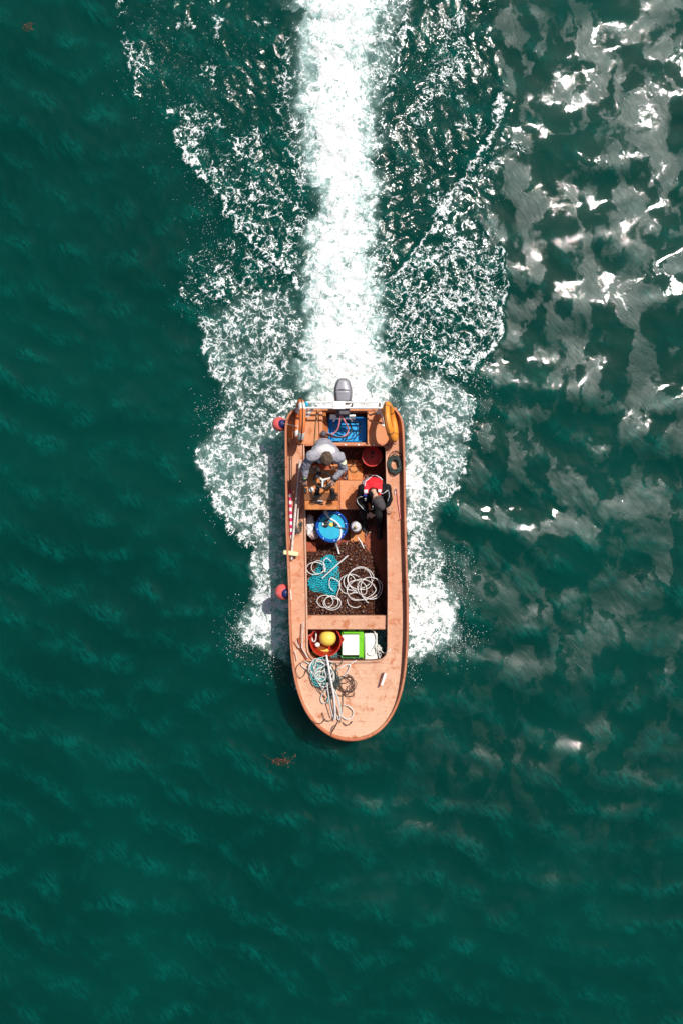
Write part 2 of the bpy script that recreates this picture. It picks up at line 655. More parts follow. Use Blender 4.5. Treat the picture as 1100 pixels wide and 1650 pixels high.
stroke([(806, 405, 3), (811, 440, 4), (811, 480, 4), (804, 510, 5), (806, 535, 9), (795, 562, 11), (772, 580, 8), (756, 592, 5)], .88, .6, .05)
stroke([(690, 470, 8), (705, 462, 6), (730, 470, 6)], .62, .7)
stroke([(770, 450, 5), (775, 475, 5), (760, 488, 4)], .68, .7)
stroke([(740, 500, 5), (765, 510, 5), (790, 505, 5)], .6, .8)
stroke([(660, 490, 5), (675, 515, 4), (690, 505, 4)], .62, .7)
for a in range(8):             # fingers inside the right crest
    stroke([(722 + a * 8, 528 + a * 4, 2.5), (748 + a * 6, 545 + a * 2.5, 2.5), (776 + a * 3, 562, 2)], .56, .9)
stroke([(604, 474, 12), (625, 452, 10), (650, 430, 9), (668, 410, 6), (688, 378, 8), (700, 355, 11), (722, 322, 17), (740, 300, 15), (748, 285, 11),
        (766, 262, 12), (785, 225, 13), (800, 190, 11), (806, 160, 7)], .78, .8, .05)
stroke([(742, 205, 9), (760, 215, 12), (772, 205, 8)], .5, .8)
region([(600, 470), (690, 385), (745, 290), (805, 185), (818, 130), (800, 60), (786, -40), (660, -40), (655, 50), (620, 180), (604, 300)], .035, 12, .9)
stroke([(735, 30, 16), (735, 70, 30), (720, 110, 32), (700, 130, 22)], .44, 1.0)  # sun sparkle, here and in the next stroke, painted as white foam
stroke([(675, 200, 10), (690, 145, 16), (740, 150, 12)], .40, 1.0)
stroke([(755, 165, 8), (746, 175, 8)], .46, 1.0)
stroke([(668, 195, 5), (669, 215, 5)], .66, .8)
stroke([(716, 375, 14), (740, 400, 22), (760, 395, 12), (720, 410, 20), (690, 420, 18)], .52, 1.0)
region([(690, 385), (745, 300), (800, 210), (818, 150), (826, 190), (812, 260), (795, 330), (800, 400), (760, 400)], .10, 10, .55)
stroke([(830, 235, 12), (838, 240, 10)], .45, .6)
for a in range(6):
    stroke([(640 + a * 12, 250 + 16 * a, 2.5), (665 + a * 10, 275 + 14 * a, 2.5), (690 + a * 6, 300 + 10 * a, 2)], .40, .8)
stroke([(612, 390, 12), (606, 440, 12), (618, 520, 14), (622, 580, 12)], .50, 1.0)

# keep foam off the ground the photograph leaves dark, right by the quarter on both sides
lee = sstep(432, 442, WU) * sstep(474, 466, U) * sstep(690, 720, V) * sstep(1075, 1050, V)
FOAM = FOAM * (1 - .22 * lee)
# --- height field
rw = np.random.RandomState(5)
Z = np.zeros(X.shape)
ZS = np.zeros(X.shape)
far = np.maximum(np.abs(X) / 7.0, np.abs(Y) / 10.0)
nearm = sstep(2.2, 1.0, far)
waves = []
for i in range(14):            # longer waves, crests nearly across the picture
    lam = rw.uniform(.9, 2.4)
    waves.append((lam, .0054 * lam, R(90 + rw.normal(8, 22))))
for i in range(26):
    lam = rw.uniform(.32, .85)
    waves.append((lam, .0030 * lam, R(rw.normal(70, 38))))
for i in range(34):            # small wavelets, crests running down to the right
    lam = rw.uniform(.09, .28)
    waves.append((lam, .0022 * lam, R(rw.normal(33, 30))))
wx = X + .10 * np.sin(Y * 1.7 + 1) + .05 * np.sin(X * 3.1 + Y * 2.3)
wy = Y + .10 * np.sin(X * 1.5 + 2) + .05 * np.sin(Y * 2.9 - X * 2.1)
EAST = sstep(620, 860, U)
gust = .62 + .38 * np.sin(X * .55 + .8 * np.sin(Y * .4)) * np.sin(Y * .47 + 1.2)
for lam, amp, th in waves:
    k = 2 * math.pi / lam
    f = np.cos(k * (wx * math.cos(th) + wy * math.sin(th)) + rw.uniform(0, 6.28))
    if lam < .3:
        f = f * gust * (1 - .72 * sstep(740, 860, U) * sstep(700, 480, V))
    if lam < .9:
        f = f * (1 - .38 * sstep(760, 880, U) * sstep(700, 520, V))
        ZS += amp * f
    Z += amp * f * (nearm if lam < 1.6 else 1.0) * (1 if lam > .3 else .9)
inw = np.clip(CHOP, 0, 1)
for i in range(22):            # broken water in the wake
    lam = rw.uniform(.10, .34)
    th = rw.uniform(0, math.pi)
    k = 2 * math.pi / lam
    Z += inw * .0075 * lam * np.cos(k * (wx * math.cos(th) + wy * math.sin(th)) + rw.uniform(0, 6.28)) * (1 + FOAM)
Z += RID
# the sheet dives under the hull
k = np.where((np.abs(X) < 1.6) & (Y < 2.2) & (Y > -4.3))[0]
hd, _ = seg_dist(X[k], Y[k], [(p.x, p.y) for p in offset_loop(outline, .17)], True)
Z[k] = Z[k] * sstep(-.05, .12, hd) - .62 * sstep(.0, -.12, hd)

nx, ny = len(xs), len(ys)
me = bpy.data.meshes.new('water')
nv = nx * ny
me.vertices.add(nv)
me.vertices.foreach_set('co', np.stack([X, Y, Z], 1).astype(np.float32).ravel())
ii = np.arange(nx - 1)
jj = np.arange(ny - 1)
A = (jj[:, None] * nx + ii[None, :]).ravel()
quads = np.stack([A, A + 1, A + nx + 1, A + nx], 1).astype(np.int32)
nq = len(quads)
me.loops.add(nq * 4)
me.loops.foreach_set('vertex_index', quads.ravel())
me.polygons.add(nq)
me.polygons.foreach_set('loop_start', (np.arange(nq) * 4).astype(np.int32))
me.polygons.foreach_set('use_smooth', np.ones(nq, bool))
me.update(calc_edges=True)
at = me.attributes.new('wake', 'FLOAT_COLOR', 'POINT')
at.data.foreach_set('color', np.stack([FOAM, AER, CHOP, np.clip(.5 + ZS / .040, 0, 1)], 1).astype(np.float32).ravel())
sg = np.where(U > 552, 1.0, -1.0)
sx = np.abs(X - .02)
al = R(38)
fl = np.stack([(-sx * math.cos(al) + Y * math.sin(al)) * .38 * 1.0, (sx * math.sin(al) + Y * math.cos(al)), sg * 7.3], 1)
af = me.attributes.new('flow', 'FLOAT_VECTOR', 'POINT')
af.data.foreach_set('vector', fl.astype(np.float32).ravel())

t = NT('sea_water')
pos = t.n('ShaderNodeNewGeometry').outputs['Position']
wk = t.n('ShaderNodeAttribute', attribute_name='wake')
sep = t.n('ShaderNodeSeparateColor', {0: wk.outputs['Color']})
D, G, C = sep.outputs[0], sep.outputs[1], sep.outputs[2]
flow = t.n('ShaderNodeAttribute', attribute_name='flow').outputs['Vector']
warp = t.n('ShaderNodeTexNoise', {'Vector': pos, 'Scale': 4.0, 'Detail': 4.0, 'Roughness': .6}).outputs['Color']
wv = t.n('ShaderNodeVectorMath', {0: warp, 1: (.5, .5, .5)}, operation='SUBTRACT').outputs[0]
wv = t.n('ShaderNodeVectorMath', {0: wv, 'Scale': .42}, operation='SCALE').outputs[0]
wpos = t.n('ShaderNodeVectorMath', {0: pos, 1: wv}, operation='ADD').outputs[0]
n1 = t.math('ADD', t.math('MULTIPLY', t.math('SUBTRACT', t.noise(wpos, 7.0, 10, .64), .5), 2.7), .5)
nf = t.math('MULTIPLY', t.math('SUBTRACT', t.noise(flow, 16, 5, .65, .3), .5), 2.2)
nfl = t.math('MULTIPLY', t.math('SUBTRACT', t.noise(pos, 62, 2, .6), .5), 2.0)  # fleck noise; the foam-white flecks also stand in for sun glitter


def edges(scale, width):
    v = t.n('ShaderNodeTexVoronoi', {'Vector': wpos, 'Scale': scale}, feature='DISTANCE_TO_EDGE').outputs[0]
    return t.ramp(v, 0, width, 1, 0)


e1 = edges(7.5, .22)
e2 = edges(17.0, .30)
e3 = edges(36.0, .36)
pat = t.math('MULTIPLY', n1, .44)
pat = t.math('ADD', pat, t.math('MULTIPLY', e1, .21))
pat = t.math('ADD', pat, t.math('MULTIPLY', e2, .19))
pat = t.math('ADD', pat, t.math('MULTIPLY', e3, .12))
pat = t.math('ADD', pat, t.math('MULTIPLY', nf, .18))
pat = t.math('ADD', pat, t.math('MULTIPLY', nfl, .09))
q = t.math('ADD', t.math('DIVIDE', t.math('SUBTRACT', pat, .39), .12), t.math('MULTIPLY', t.math('SUBTRACT', t.noise(pos, 2.1, 5, .6), .5), 5.2))
thr = t.math('SUBTRACT', 3.5, t.math('MULTIPLY', D, 3.4))
thr = t.math('SUBTRACT', thr, t.math('MULTIPLY', t.math('MAXIMUM', t.math('SUBTRACT', D, .65), 0.0), 2.6))
dlt = t.math('SUBTRACT', q, thr)
mask = t.ramp(dlt, -.35, .90)
gate = t.ramp(D, .03, .12)
mask = t.math('MULTIPLY', mask, gate)

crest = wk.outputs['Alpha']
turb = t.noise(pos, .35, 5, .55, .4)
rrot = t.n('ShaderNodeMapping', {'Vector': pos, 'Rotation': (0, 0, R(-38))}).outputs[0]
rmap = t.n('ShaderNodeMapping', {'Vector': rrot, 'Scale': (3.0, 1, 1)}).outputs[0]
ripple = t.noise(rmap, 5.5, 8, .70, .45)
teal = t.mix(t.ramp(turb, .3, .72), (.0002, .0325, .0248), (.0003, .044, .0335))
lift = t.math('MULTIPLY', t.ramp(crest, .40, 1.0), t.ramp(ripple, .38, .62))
teal = t.mix(t.math('MULTIPLY', lift, .72), teal, (.0006, .097, .077))  # ripple crests painted paler for reflected sky and light through the crests
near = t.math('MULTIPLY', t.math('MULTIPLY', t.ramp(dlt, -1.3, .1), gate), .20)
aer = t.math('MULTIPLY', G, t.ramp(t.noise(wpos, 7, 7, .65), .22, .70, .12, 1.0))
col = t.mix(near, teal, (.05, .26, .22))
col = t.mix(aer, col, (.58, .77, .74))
rip2 = t.noise(pos, 2.4, 3, .5, .9)
ruff = t.ramp(t.math('ADD', t.noise(t.n('ShaderNodeMapping', {'Vector': wpos, 'Rotation': (0, 0, R(20)), 'Scale': (1.35, .8, 1)}).outputs[0], 1.35, 4, .50, 1.3), t.math('MULTIPLY', t.math('SUBTRACT', crest, .5), .20)), .465, .575)
ruff = t.math('MULTIPLY', ruff, t.math('SUBTRACT', 1.0, C, 0, True))
px_ = t.n('ShaderNodeSeparateXYZ', {0: pos}).outputs[0]
gustm = t.ramp(t.math('ADD', px_, t.math('MULTIPLY', t.math('SUBTRACT', turb, .5), 5.0)), -2.2, 2.2)
ruff = t.math('MULTIPLY', t.math('MULTIPLY', ruff, gustm), t.ramp(t.n('ShaderNodeSeparateXYZ', {0: wpos}).outputs[1], -8.0, -3.0))
wrough = t.ramp(t.noise(pos, 3.2, 4, .6, .8), .3, .7, .36, .46)
nrm = t.bump(t.math('MULTIPLY', t.math('SUBTRACT', ripple, .5), t.math('ADD', .18, t.math('MULTIPLY', ruff, .82))), .0075)
nrm = t.bump(rip2, .006, 1.0, nrm)
chop = t.noise(flow, 22, 3, .55, .2)
ch2 = t.noise(pos, 30, 2, .5)
ch = t.math('MULTIPLY', t.math('ADD', chop, t.math('MULTIPLY', ch2, .5)), C)
nrm = t.bump(ch, .0095, 1.0, nrm)
sss = dict(Subsurface_Weight=.75, Subsurface_Radius=(.3, 1.0, .9), Subsurface_Scale=1.3)
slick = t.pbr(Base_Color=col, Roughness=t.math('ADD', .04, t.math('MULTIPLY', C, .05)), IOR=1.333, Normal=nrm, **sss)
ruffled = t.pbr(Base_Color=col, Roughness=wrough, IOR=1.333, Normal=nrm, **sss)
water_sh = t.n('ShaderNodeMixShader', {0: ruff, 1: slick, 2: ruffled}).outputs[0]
for nd_ in t.t.nodes:
    if nd_.type == 'BSDF_PRINCIPLED':
        nd_.subsurface_method = 'BURLEY'
fb = t.bump(t.math('ADD', t.math('MULTIPLY', t.math('MINIMUM', dlt, 2.5), .10), t.math('MULTIPLY', t.noise(wpos, 24, 6, .65), .6)), .020)
fcol = t.mix(t.ramp(t.noise(wpos, 9, 6, .6), .35, .65), (.80, .84, .84), (.93, .93, .92))
foam_sh = t.pbr(Base_Color=fcol, Roughness=.75, Normal=fb, Specular_IOR_Level=.3)
mx = t.n('ShaderNodeMixShader', {0: mask, 1: water_sh, 2: foam_sh})
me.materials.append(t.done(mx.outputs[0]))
wo_ = bpy.data.objects.new('water', me)
COL.objects.link(wo_)
tag(wo_, 'dark teal sea with the white foaming wake of the boat', 'sea', None, 'structure')

# ================================================================== MATERIALS
m_deck = paint_material('salmon_deck_paint', (.62, .275, .15), (.68, .35, .215), (.48, .145, .05), (.80, .58, .42), True)
m_aft = paint_material('orange_deck_paint', (.65, .24, .09), (.67, .31, .155), (.48, .13, .035), (.68, .40, .26))
m_floor = paint_material('red_floor_paint', (.38, .07, .025), (.42, .10, .035), (.26, .05, .025), (.5, .2, .1))
m_rail = paint_material('rail_paint', (.54, .185, .09), (.60, .26, .145), (.36, .085, .04), (.70, .45, .33))
m_coam = paint_material('coaming_paint', (.66, .36, .24), (.70, .44, .32), (.5, .2, .1), (.75, .58, .48))
m_hull = paint_material('hull_paint', (.50, .17, .08), (.55, .23, .12), (.36, .1, .04), (.6, .35, .25))
m_console = paint_material('console_paint', (.62, .19, .04), (.62, .24, .07), (.5, .13, .03), (.7, .4, .25))
m_bulk = paint_material('bulkhead_paint', (.20, .055, .028), (.24, .07, .035), (.14, .035, .016), (.4, .18, .1))
m_alu = M('scuffed_aluminium', (.72, .72, .72), .35, .1, 14, .001, .85)
m_white = M('white_paint', (.80, .80, .78), .4, .06, 10, .001, dirt=(.55, .45, .38), dirt_amt=.4)
m_black = M('black_rubber', (.018, .018, .020), .55, .3, 20, .001)
m_neo = M('black_fabric', (.012, .012, .014), .8, .3, 30, .002, spec=.2)
m_greyfab = M('grey_fabric', (.36, .35, .40), .85, .12, 16, .003, spec=.2)
m_palefab = M('pale_grey_fabric', (.66, .63, .65), .85, .08, 16, .003, spec=.2)
m_beanie = M('charcoal_knit', (.085, .075, .080), .9, .25, 60, .004, spec=.15)
m_skin = M('skin', (.60, .33, .23), .5, .1, 22, .001)
m_hair = M('brown_hair', (.16, .105, .07), .6, .55, 55, .008)
m_red = M('red_fabric', (.72, .022, .035), .7, .12, 20, .002, spec=.25)
m_reflect = M('white_piping', (.85, .84, .84), .5, .05)
m_bluefab = M('blue_webbing', (.03, .07, .45), .7, .1)
m_redplastic = M('red_plastic', (.66, .022, .010), .35, .12, 12, .001, dirt=(.4, .05, .02))
m_redtub = M('dark_red_plastic', (.50, .022, .008), .4, .15, 12, .001, dirt=(.33, .05, .02))
m_yellow = M('yellow_buoy', (.86, .62, .10), .4, .08, 8, .001, dirt=(.7, .45, .1))
m_cream = M('cream_bristle', (.84, .76, .42), .8, .1, 40, .004)
m_pink = M('faded_red_vinyl', (.82, .13, .12), .4, .14, 8, .001, dirt=(.8, .45, .42), dirt_amt=.55)
m_navy = M('navy_vinyl', (.018, .02, .11), .4, .2, 10, .001)
m_orange = M('orange_lifering', (.82, .20, .05), .5, .1, 9, .001, dirt=(.85, .40, .2), dirt_amt=.5)
m_amber = M('amber_lifering', (.90, .32, .035), .5, .1, 9, .001, dirt=(.8, .22, .04), dirt_amt=.5)
m_tape = M('white_reflective_tape', (.82, .80, .77), .4, .05)
m_blue = M('blue_plastic', (.006, .085, .42), .35, .12, 12, .001)
m_cyan = M('cyan_plastic', (.02, .40, .60), .35, .12, 12, .001)
m_tubblue = M('royal_blue_plastic', (.008, .22, .56), .35, .12, 12, .001)
m_tubliner = M('azure_plastic', (.008, .34, .72), .35, .12, 12, .001)
m_grey = M('outboard_grey_paint', (.20, .195, .215), .28, .06, 6, .0005)
m_greyl = M('outboard_pale_panel', (.34, .33, .37), .28, .06, 6, .0005)
m_darkgrey = M('dark_grey_plastic', (.07, .065, .075), .5, .2)
m_rope = M('white_rope', (.74, .72, .68), .8, .12, 60, .004, dirt=(.5, .42, .33), dirt_amt=.5)
m_tealrope = M('teal_rope', (.06, .40, .42), .8, .2, 60, .004)
m_darkrope = M('dark_green_rope', (.05, .075, .07), .85, .5, 60, .004)
m_brownrope = M('brown_cord', (.10, .055, .04), .85, .4, 50, .003)
m_hose = M('white_hose', (.80, .76, .74), .4, .08, 12, .001, dirt=(.55, .45, .4), dirt_amt=.4)
m_net = M('turquoise_net_twine', (.014, .52, .62), .7, .3, 40, .003)
m_netdark = M('dark_turquoise_net', (.006, .16, .24), .7, .5, 25, .004)
m_green = M('lime_green_plastic', (.16, .56, .012), .4, .1, 12, .001)
m_greenw = M('pale_green_white_foam', (.84, .87, .80), .6, .05, 14, .002, dirt=(.6, .65, .3), dirt_amt=.25)
m_wood = M('grey_driftwood', (.64, .57, .52), .7, .25, 18, .003)
m_wood2 = M('brown_wood', (.42, .25, .11), .6, .3, 18, .003)
m_mag = M('magenta_band', (.62, .012, .14), .5, .1)
m_sack = M('white_sack', (.80, .77, .74), .8, .08, 10, .006, dirt=(.55, .38, .33), dirt_amt=.5)
m_sackp = M('pinkish_sack', (.58, .42, .40), .8, .18, 10, .006, dirt=(.55, .2, .12), dirt_amt=.6)
m_bottle = M('grey_white_cylinder_paint', (.60, .58, .60), .35, .1, 14, .001, dirt=(.35, .3, .28), dirt_amt=.6)
m_brass = M('brass', (.55, .40, .15), .3, .1, 10, .0005, .9)
m_pinkhose = M('pink_fuel_hose', (.74, .26, .26), .4, .1)
m_screen = M('smoked_glass', (.04, .045, .05), .12, .1)
m_cyanrag = M('cyan_cloth', (.01, .42, .66), .8, .1)
m_greennet = M('faded_teal_net', (.10, .30, .30), .8, .4, 50, .004)
m_rust = M('rust', (.30, .08, .035), .8, .3)

# seaweed: several leaf tones chosen by a per-leaf attribute
t = NT('wet_brown_kelp')
ka = t.n('ShaderNodeAttribute', attribute_name='tone').outputs['Fac']
kc = t.n('ShaderNodeValToRGB', {0: ka})
cr = kc.color_ramp
cr.elements[0].position = 0
cr.elements[0].color = (.030, .010, .008, 1)
cr.elements[1].position = 1
cr.elements[1].color = (.36, .25, .14, 1)
for p_, c_ in ((.35, (.085, .026, .014, 1)), (.7, (.20, .060, .020, 1)), (.9, (.30, .105, .03, 1))):
    e = cr.elements.new(p_)
    e.color = c_
m_kelp = t.done(t.pbr(Base_Color=kc.outputs[0], Roughness=.42))

# ================================================================== BOAT
boat = thing('fishing_boat', 'open salmon and orange fishing boat with a blunt round bow, driving towards the lower edge', 'boat', (0, 0, 0))


def W2(pts, dz=0.0):
    return [PD(a, b, dz) for a, b in pts]


# hull skin
mb = MB()
n = len(outline)
layers = [(0.0, None, .06), (.004, None, -.06), (.035, .42, 0), (.095, .14, 0), (.17, -.10, 0), (.34, -.30, 0)]
vs = []
for d, z, dz in layers:
    lp = offset_loop(outline, d)
    for p, o in zip(lp, outline):
        vs.append((p.x, p.y, (zd(o.y) + dz) if z is None else z))
fs = []
for k in range(len(layers) - 1):
    for i in range(n):
        fs.append((k * n + i, k * n + (i + 1) % n, (k + 1) * n + (i + 1) % n, (k + 1) * n + i))
vs.append((sum(p.x for p in outline) / n, sum(p.y for p in outline) / n, -.36))
for i in range(n):
    fs.append(((len(layers) - 1) * n + i, (len(layers) - 1) * n + (i + 1) % n, len(vs) - 1))
mb.add(vs, fs)
hull = mb.build('hull', m_hull, boat)

# deck with its two openings
WELL = [(489.5, 717), (556, 717.5), (621.5, 717), (622.5, 770), (624, 850), (625, 950), (624.5, 1046), (622.5, 1056), (616, 1063), (605, 1066), (560, 1066.5),
        (516, 1066), (505, 1063), (498, 1056), (495, 1046), (493.5, 950), (491.5, 850), (490, 770)]
SPL = [(521, 664), (591, 664), (591, 713), (521, 713)]
well_w = W2(WELL)
spl_w = W2(SPL)
oin = offset_loop(outline, .012)
tri = tessellate_polygon([[Vector((p.x, p.y, 0)) for p in oin], [Vector((p.x, p.y, 0)) for p in well_w], [Vector((p.x, p.y, 0)) for p in spl_w]])
allp = oin + well_w + spl_w
mb = MB().add([(p.x, p.y, 0) for p in allp], [tuple(f) for f in tri])
me = mb.mesh()
bm = bmesh.new()
bm.from_mesh(me)
for yy in np.arange(-3.6, 1.7, .12):
    g = bm.verts[:] + bm.edges[:] + bm.faces[:]
    bmesh.ops.bisect_plane(bm, geom=g, plane_co=(0, yy, 0), plane_no=(0, 1, 0), dist=1e-5)
for v in bm.verts:
    v.co.z = zd(v.co.y) + .004 * math.sin(v.co.x * 9 + v.co.y * 4)
bmesh.ops.recalc_face_normals(bm, faces=bm.faces)
if sum(f.normal.z * f.calc_area() for f in bm.faces) < 0:
    bmesh.ops.reverse_faces(bm, faces=bm.faces)
bm.to_mesh(me)
bm.free()
deck = link('deck', me, m_deck, boat, smooth=False)


def sweep_section(path, width, height, base_dz, closed, hfun=None, lean=0.0):
    inn = offset_loop(path, width, closed)
    mid_o = offset_loop(path, width * .2, closed)
    mid_i = offset_loop(path, width * .8, closed)
    n = len(path)
    vs = []
    for i, p in enumerate(path):
        h = height * (hfun(p.y) if hfun else 1)
        z = zd(p.y) + base_dz
        vs += [(p.x, p.y, z), (p.x, p.y, z + h * .85), (mid_o[i].x, mid_o[i].y, z + h), (mid_i[i].x, mid_i[i].y, z + h), (inn[i].x, inn[i].y, z + h * .85), (inn[i].x, inn[i].y, z)]
    fs = []
    for i in range(n if closed else n - 1):
        a = i * 6
        b = ((i + 1) % n) * 6
        for k in range(5):
            fs.append((a + k, a + k + 1, b + k + 1, b + k))
    if not closed:
        fs += [(0, 1, 2, 3, 4, 5), tuple((n - 1) * 6 + k for k in (5, 4, 3, 2, 1, 0))]
    return MB().add(vs, fs)


def rail_h(y):
    return 1.0 - .62 * sstep(-2.2, -3.5, np.array(y)) 


sweep_section([Vector((p.x, p.y, 0)) for p in side_w], .042, .165, -.02, False, lambda y: float(rail_h(y))).build('rub_rail', m_rail, boat)
wl_ = resample(catmull([Vector((p.x, p.y, 0)) for p in well_w], 1, True), 110)
a_ = sum(wl_[i].x * wl_[(i + 1) % 110].y - wl_[(i + 1) % 110].x * wl_[i].y for i in range(110))
if a_ < 0:
    wl_ = wl_[::-1]
sweep_section(offset_loop(wl_, -.014), .030, .05, -.018, True).build('coaming', m_coam, boat)

# cockpit walls and floor
FL = .14
mb = MB()
k = len(wl_)
wl2 = offset_loop(wl_, -.002)
for i in range(k):
    a, b = wl2[i], wl2[(i + 1) % k]
    mb.add([(a.x, a.y, zd(a.y)), (b.x, b.y, zd(b.y)), (b.x, b.y, FL - .02), (a.x, a.y, FL - .02)], [(0, 1, 2, 3)])
mb.build('cockpit_lining', m_bulk, boat)
MB().prism([(p.x, p.y) for p in offset_loop(wl_, -.02)], FL - .04, FL).build('floor', m_floor, boat, smooth=False)
# splash well: walls, floor
mb = MB()
for i in range(4):
    a, b = spl_w[i], spl_w[(i + 1) % 4]
    mb.add([(a.x, a.y, zd(a.y)), (b.x, b.y, zd(b.y)), (b.x, b.y, .40), (a.x, a.y, .40)], [(0, 1, 2, 3)])
mb.add([(p.x, p.y, .40) for p in spl_w], [(0, 1, 2, 3)])
mb.build('splash_well', m_console, boat, smooth=False)


def slab(px0, py0, px1, py1, z0, z1, name, mat, bevel=.008, parent=None):
    a = P(px0, py1, z1)
    b = P(px1, py0, z1)
    mb = MB().box(((a.x + b.x) / 2, (a.y + b.y) / 2, (z0 + z1) / 2), (b.x - a.x, b.y - a.y, z1 - z0))
    return mb.build(name, mat, parent or boat, bevel=bevel)


slab(478.5, 661.5, 519.5, 715.5, .725, .752, 'quarter_deck', m_aft)
slab(592.5, 661.5, 626, 715.5, .725, .752, 'quarter_deck', m_aft)
slab(476, 656.5, 639, 662, .30, .775, 'transom', m_aft)
slab(591.2, 663, 593.8, 715, .70, .80, 'deck_divider', m_aft)
slab(491, 715.2, 621, 718.6, .60, .765, 'bulkhead_beam', m_rail)
# sloping orange board on the left of the splash well
a, b, c, d = P(520.5, 664, .73), P(525, 664, .73), P(531, 712, .52), P(520.5, 712, .73)
MB().add([a, b, c, d, a - Vector((0, 0, .02)), b - Vector((0, 0, .3)), c - Vector((0, 0, .1)), d - Vector((0, 0, .02))],
         [(0, 1, 2, 3), (0, 4, 5, 1), (1, 5, 6, 2), (2, 6, 7, 3), (3, 7, 4, 0)]).build('gusset_board', m_console, boat, smooth=False)
# thwart
slab(494.6, 992, 623.4, 1014.5, .60, .705, 'thwart', m_deck, .012)
# console: raised box, sloping front, low shelf
slab(490.6, 757, 545, 794.5, FL + .0, 1.20, 'console', m_console, .012)
zA, zB = 1.19, 1.065
p0, p1 = P(490.8, 794.6, zA), P(544.8, 794.6, zA)
q0, q1 = P(490.8, 806, zB), P(544.8, 806, zB)
MB().add([p0, p1, q1, q0, (p0.x, p0.y, FL), (p1.x, p1.y, FL), (q1.x, q1.y, FL), (q0.x, q0.y, FL)],
         [(0, 1, 2, 3), (3, 2, 6, 7), (0, 3, 7, 4), (1, 5, 6, 2)]).build('console_front', m_aft, boat, smooth=False)
slab(490.8, 806.1, 545, 821.5, FL, 1.05, 'console_shelf', m_console, .01)
slab(545.4, 774, 547.2, 821.8, FL, .515, 'bench_edge', m_rail, .003)
slab(547.4, 774, 621.5, 821, FL, .50, 'bench', m_aft, .012)
slab(560, 752, 584, 773.5, FL, .20, 'lit_floor', m_console, .006)  # sunlit floor painted as brighter orange slabs, here and below
slab(532, 741, 585, 751.5, FL, .19, 'lit_floor', m_console, .006)
slab(564, 852, 586.5, 880, FL, .21, 'lit_floor', m_console, .006)
slab(493, 872, 510, 890, FL, .30, 'lit_floor', m_floor, .02)  # lit part of the floor, added as a raised red slab
# steering wheel
wh = P(520, 774, 1.37)
tilt = Vector((.05, .42, .9)).normalized()
qw = tilt.to_track_quat('Z', 'Y')
wheel = MB().lathe(wh, [(.04, -.012), (.045, .0), (.035, .014), (.0, .018)], 16, axis=tilt).build('steering_wheel', m_black, boat)
ring = [wh + qw @ Vector((.135 * math.cos(i / 40 * 6.2832), .135 * math.sin(i / 40 * 6.2832), .015)) for i in range(40)]
MB().tube(ring, .0135, 10, closed=True).build('wheel_rim', m_black, wheel)
for an in (95, 205, 330):
    e = wh + qw @ Vector((.128 * math.cos(R(an)), .128 * math.sin(R(an)), .013))
    MB().tube([wh + tilt * .008, e], [.018, .011], 8).build('wheel_spoke', m_white, wheel)
MB().cap(wh - tilt * .2, wh, .025, .025, 10).build('steering_column', m_darkgrey, wheel)
# throttle
th = P(514, 763, 1.235)
lv = MB().box(th, (.07, .05, .05)).build('throttle_box', m_darkgrey, boat, bevel=.008)
MB().tube([th, th + Vector((.01, .03, .07)), th + Vector((.0, .06, .12))], .009, 8).ball(th + Vector((0, .06, .125)), .022, 10).build('throttle_lever', m_alu, lv)
# instrument panel and compass on the console
cp = P(502, 789, 1.205)
MB().lathe(cp, [(.042, 0), (.042, .02), (.036, .03), (.0, .034)], 20).build('compass', m_white, boat)
MB().box(P(492.5, 790, 1.215), (.045, .07, .03)).build('gauge', m_screen, boat, bevel=.006)
# white stern rail on legs
zr = 1.10
r1 = [P(493, 648.2, zr), P(612, 648.2, zr)]
r2 = [P(488, 657.2, zr), P(614, 657.2, zr)]
sr = MB().tube(r1, .014, 10).build('stern_rail', m_white, boat)
MB().tube(r2, .015, 10).build('rail_bar', m_white, sr)
for ends in ((P(493, 648.2, zr), P(496, 668, .75), P(487, 690, .75)), (P(612, 648.2, zr), P(609, 664, .75), P(618, 683, .75))):
    MB().tube([ends[0], ends[1]], .016, 8).build('rail_leg', m_white, sr)
    MB().tube([ends[0] - Vector((0, .09, 0)), ends[2]], .016, 8).build('rail_leg', m_white, sr)
    MB().lathe(ends[1] + Vector((0, 0, .002)), [(.04, 0), (.04, .008), (.0, .01)], 14).build('rail_foot', m_alu, sr)
    MB().lathe(ends[2] + Vector((0, 0, .002)), [(.04, 0), (.04, .008), (.0, .01)], 14).build('rail_foot', m_alu, sr)
a = P(545, 652.5, zr + .02)
pl = MB().box((P(546, 652.7, zr + .012)), (.19, .125, .016)).build('rail_plate', m_white, sr, bevel=.004)
MB().tube([P(497, 666, 1.0), P(503, 660, 1.02), P(505, 656.5, 1.08)], .022, 8).build('rail_brace', m_white, sr)
# foredeck cleat on a white pad
cx = PD(614, 1094)
ca = R(72)
pad = MB().box(cx + Vector((.02, 0, .004)), (.20, .075, .010), ca - math.pi * 0 + R(0)).build('cleat_pad', m_white, boat, bevel=.003)
dv = Vector((math.cos(ca), math.sin(ca), 0))
MB().tube([cx - dv * .12 + Vector((0, 0, .055)), cx + dv * .12 + Vector((0, 0, .055))], [.011, .013], 8).cap(cx - dv * .03, cx - dv * .03 + Vector((0, 0, .05)), .012, .012, 8).cap(cx + dv * .03, cx + dv * .03 + Vector((0, 0, .05)), .012, .012, 8).build('cleat', m_rust, boat)
# side hatch at the left quarter
slab(464, 679, 472.5, 709, .722, .745, 'side_hatch', m_console, .006)
# fairlead by the forward fender
MB().box(PD(467.5, 958, .085), (.05, .17, .05), .05).build('fairlead', m_white, boat, bevel=.01)
# screws and drain fittings on the beam
for px in (556, 577, 602):
    MB().lathe(P(px, 717, .767), [(.012, 0), (.012, .004), (0, .006)], 10).build('bolt', m_alu, boat)

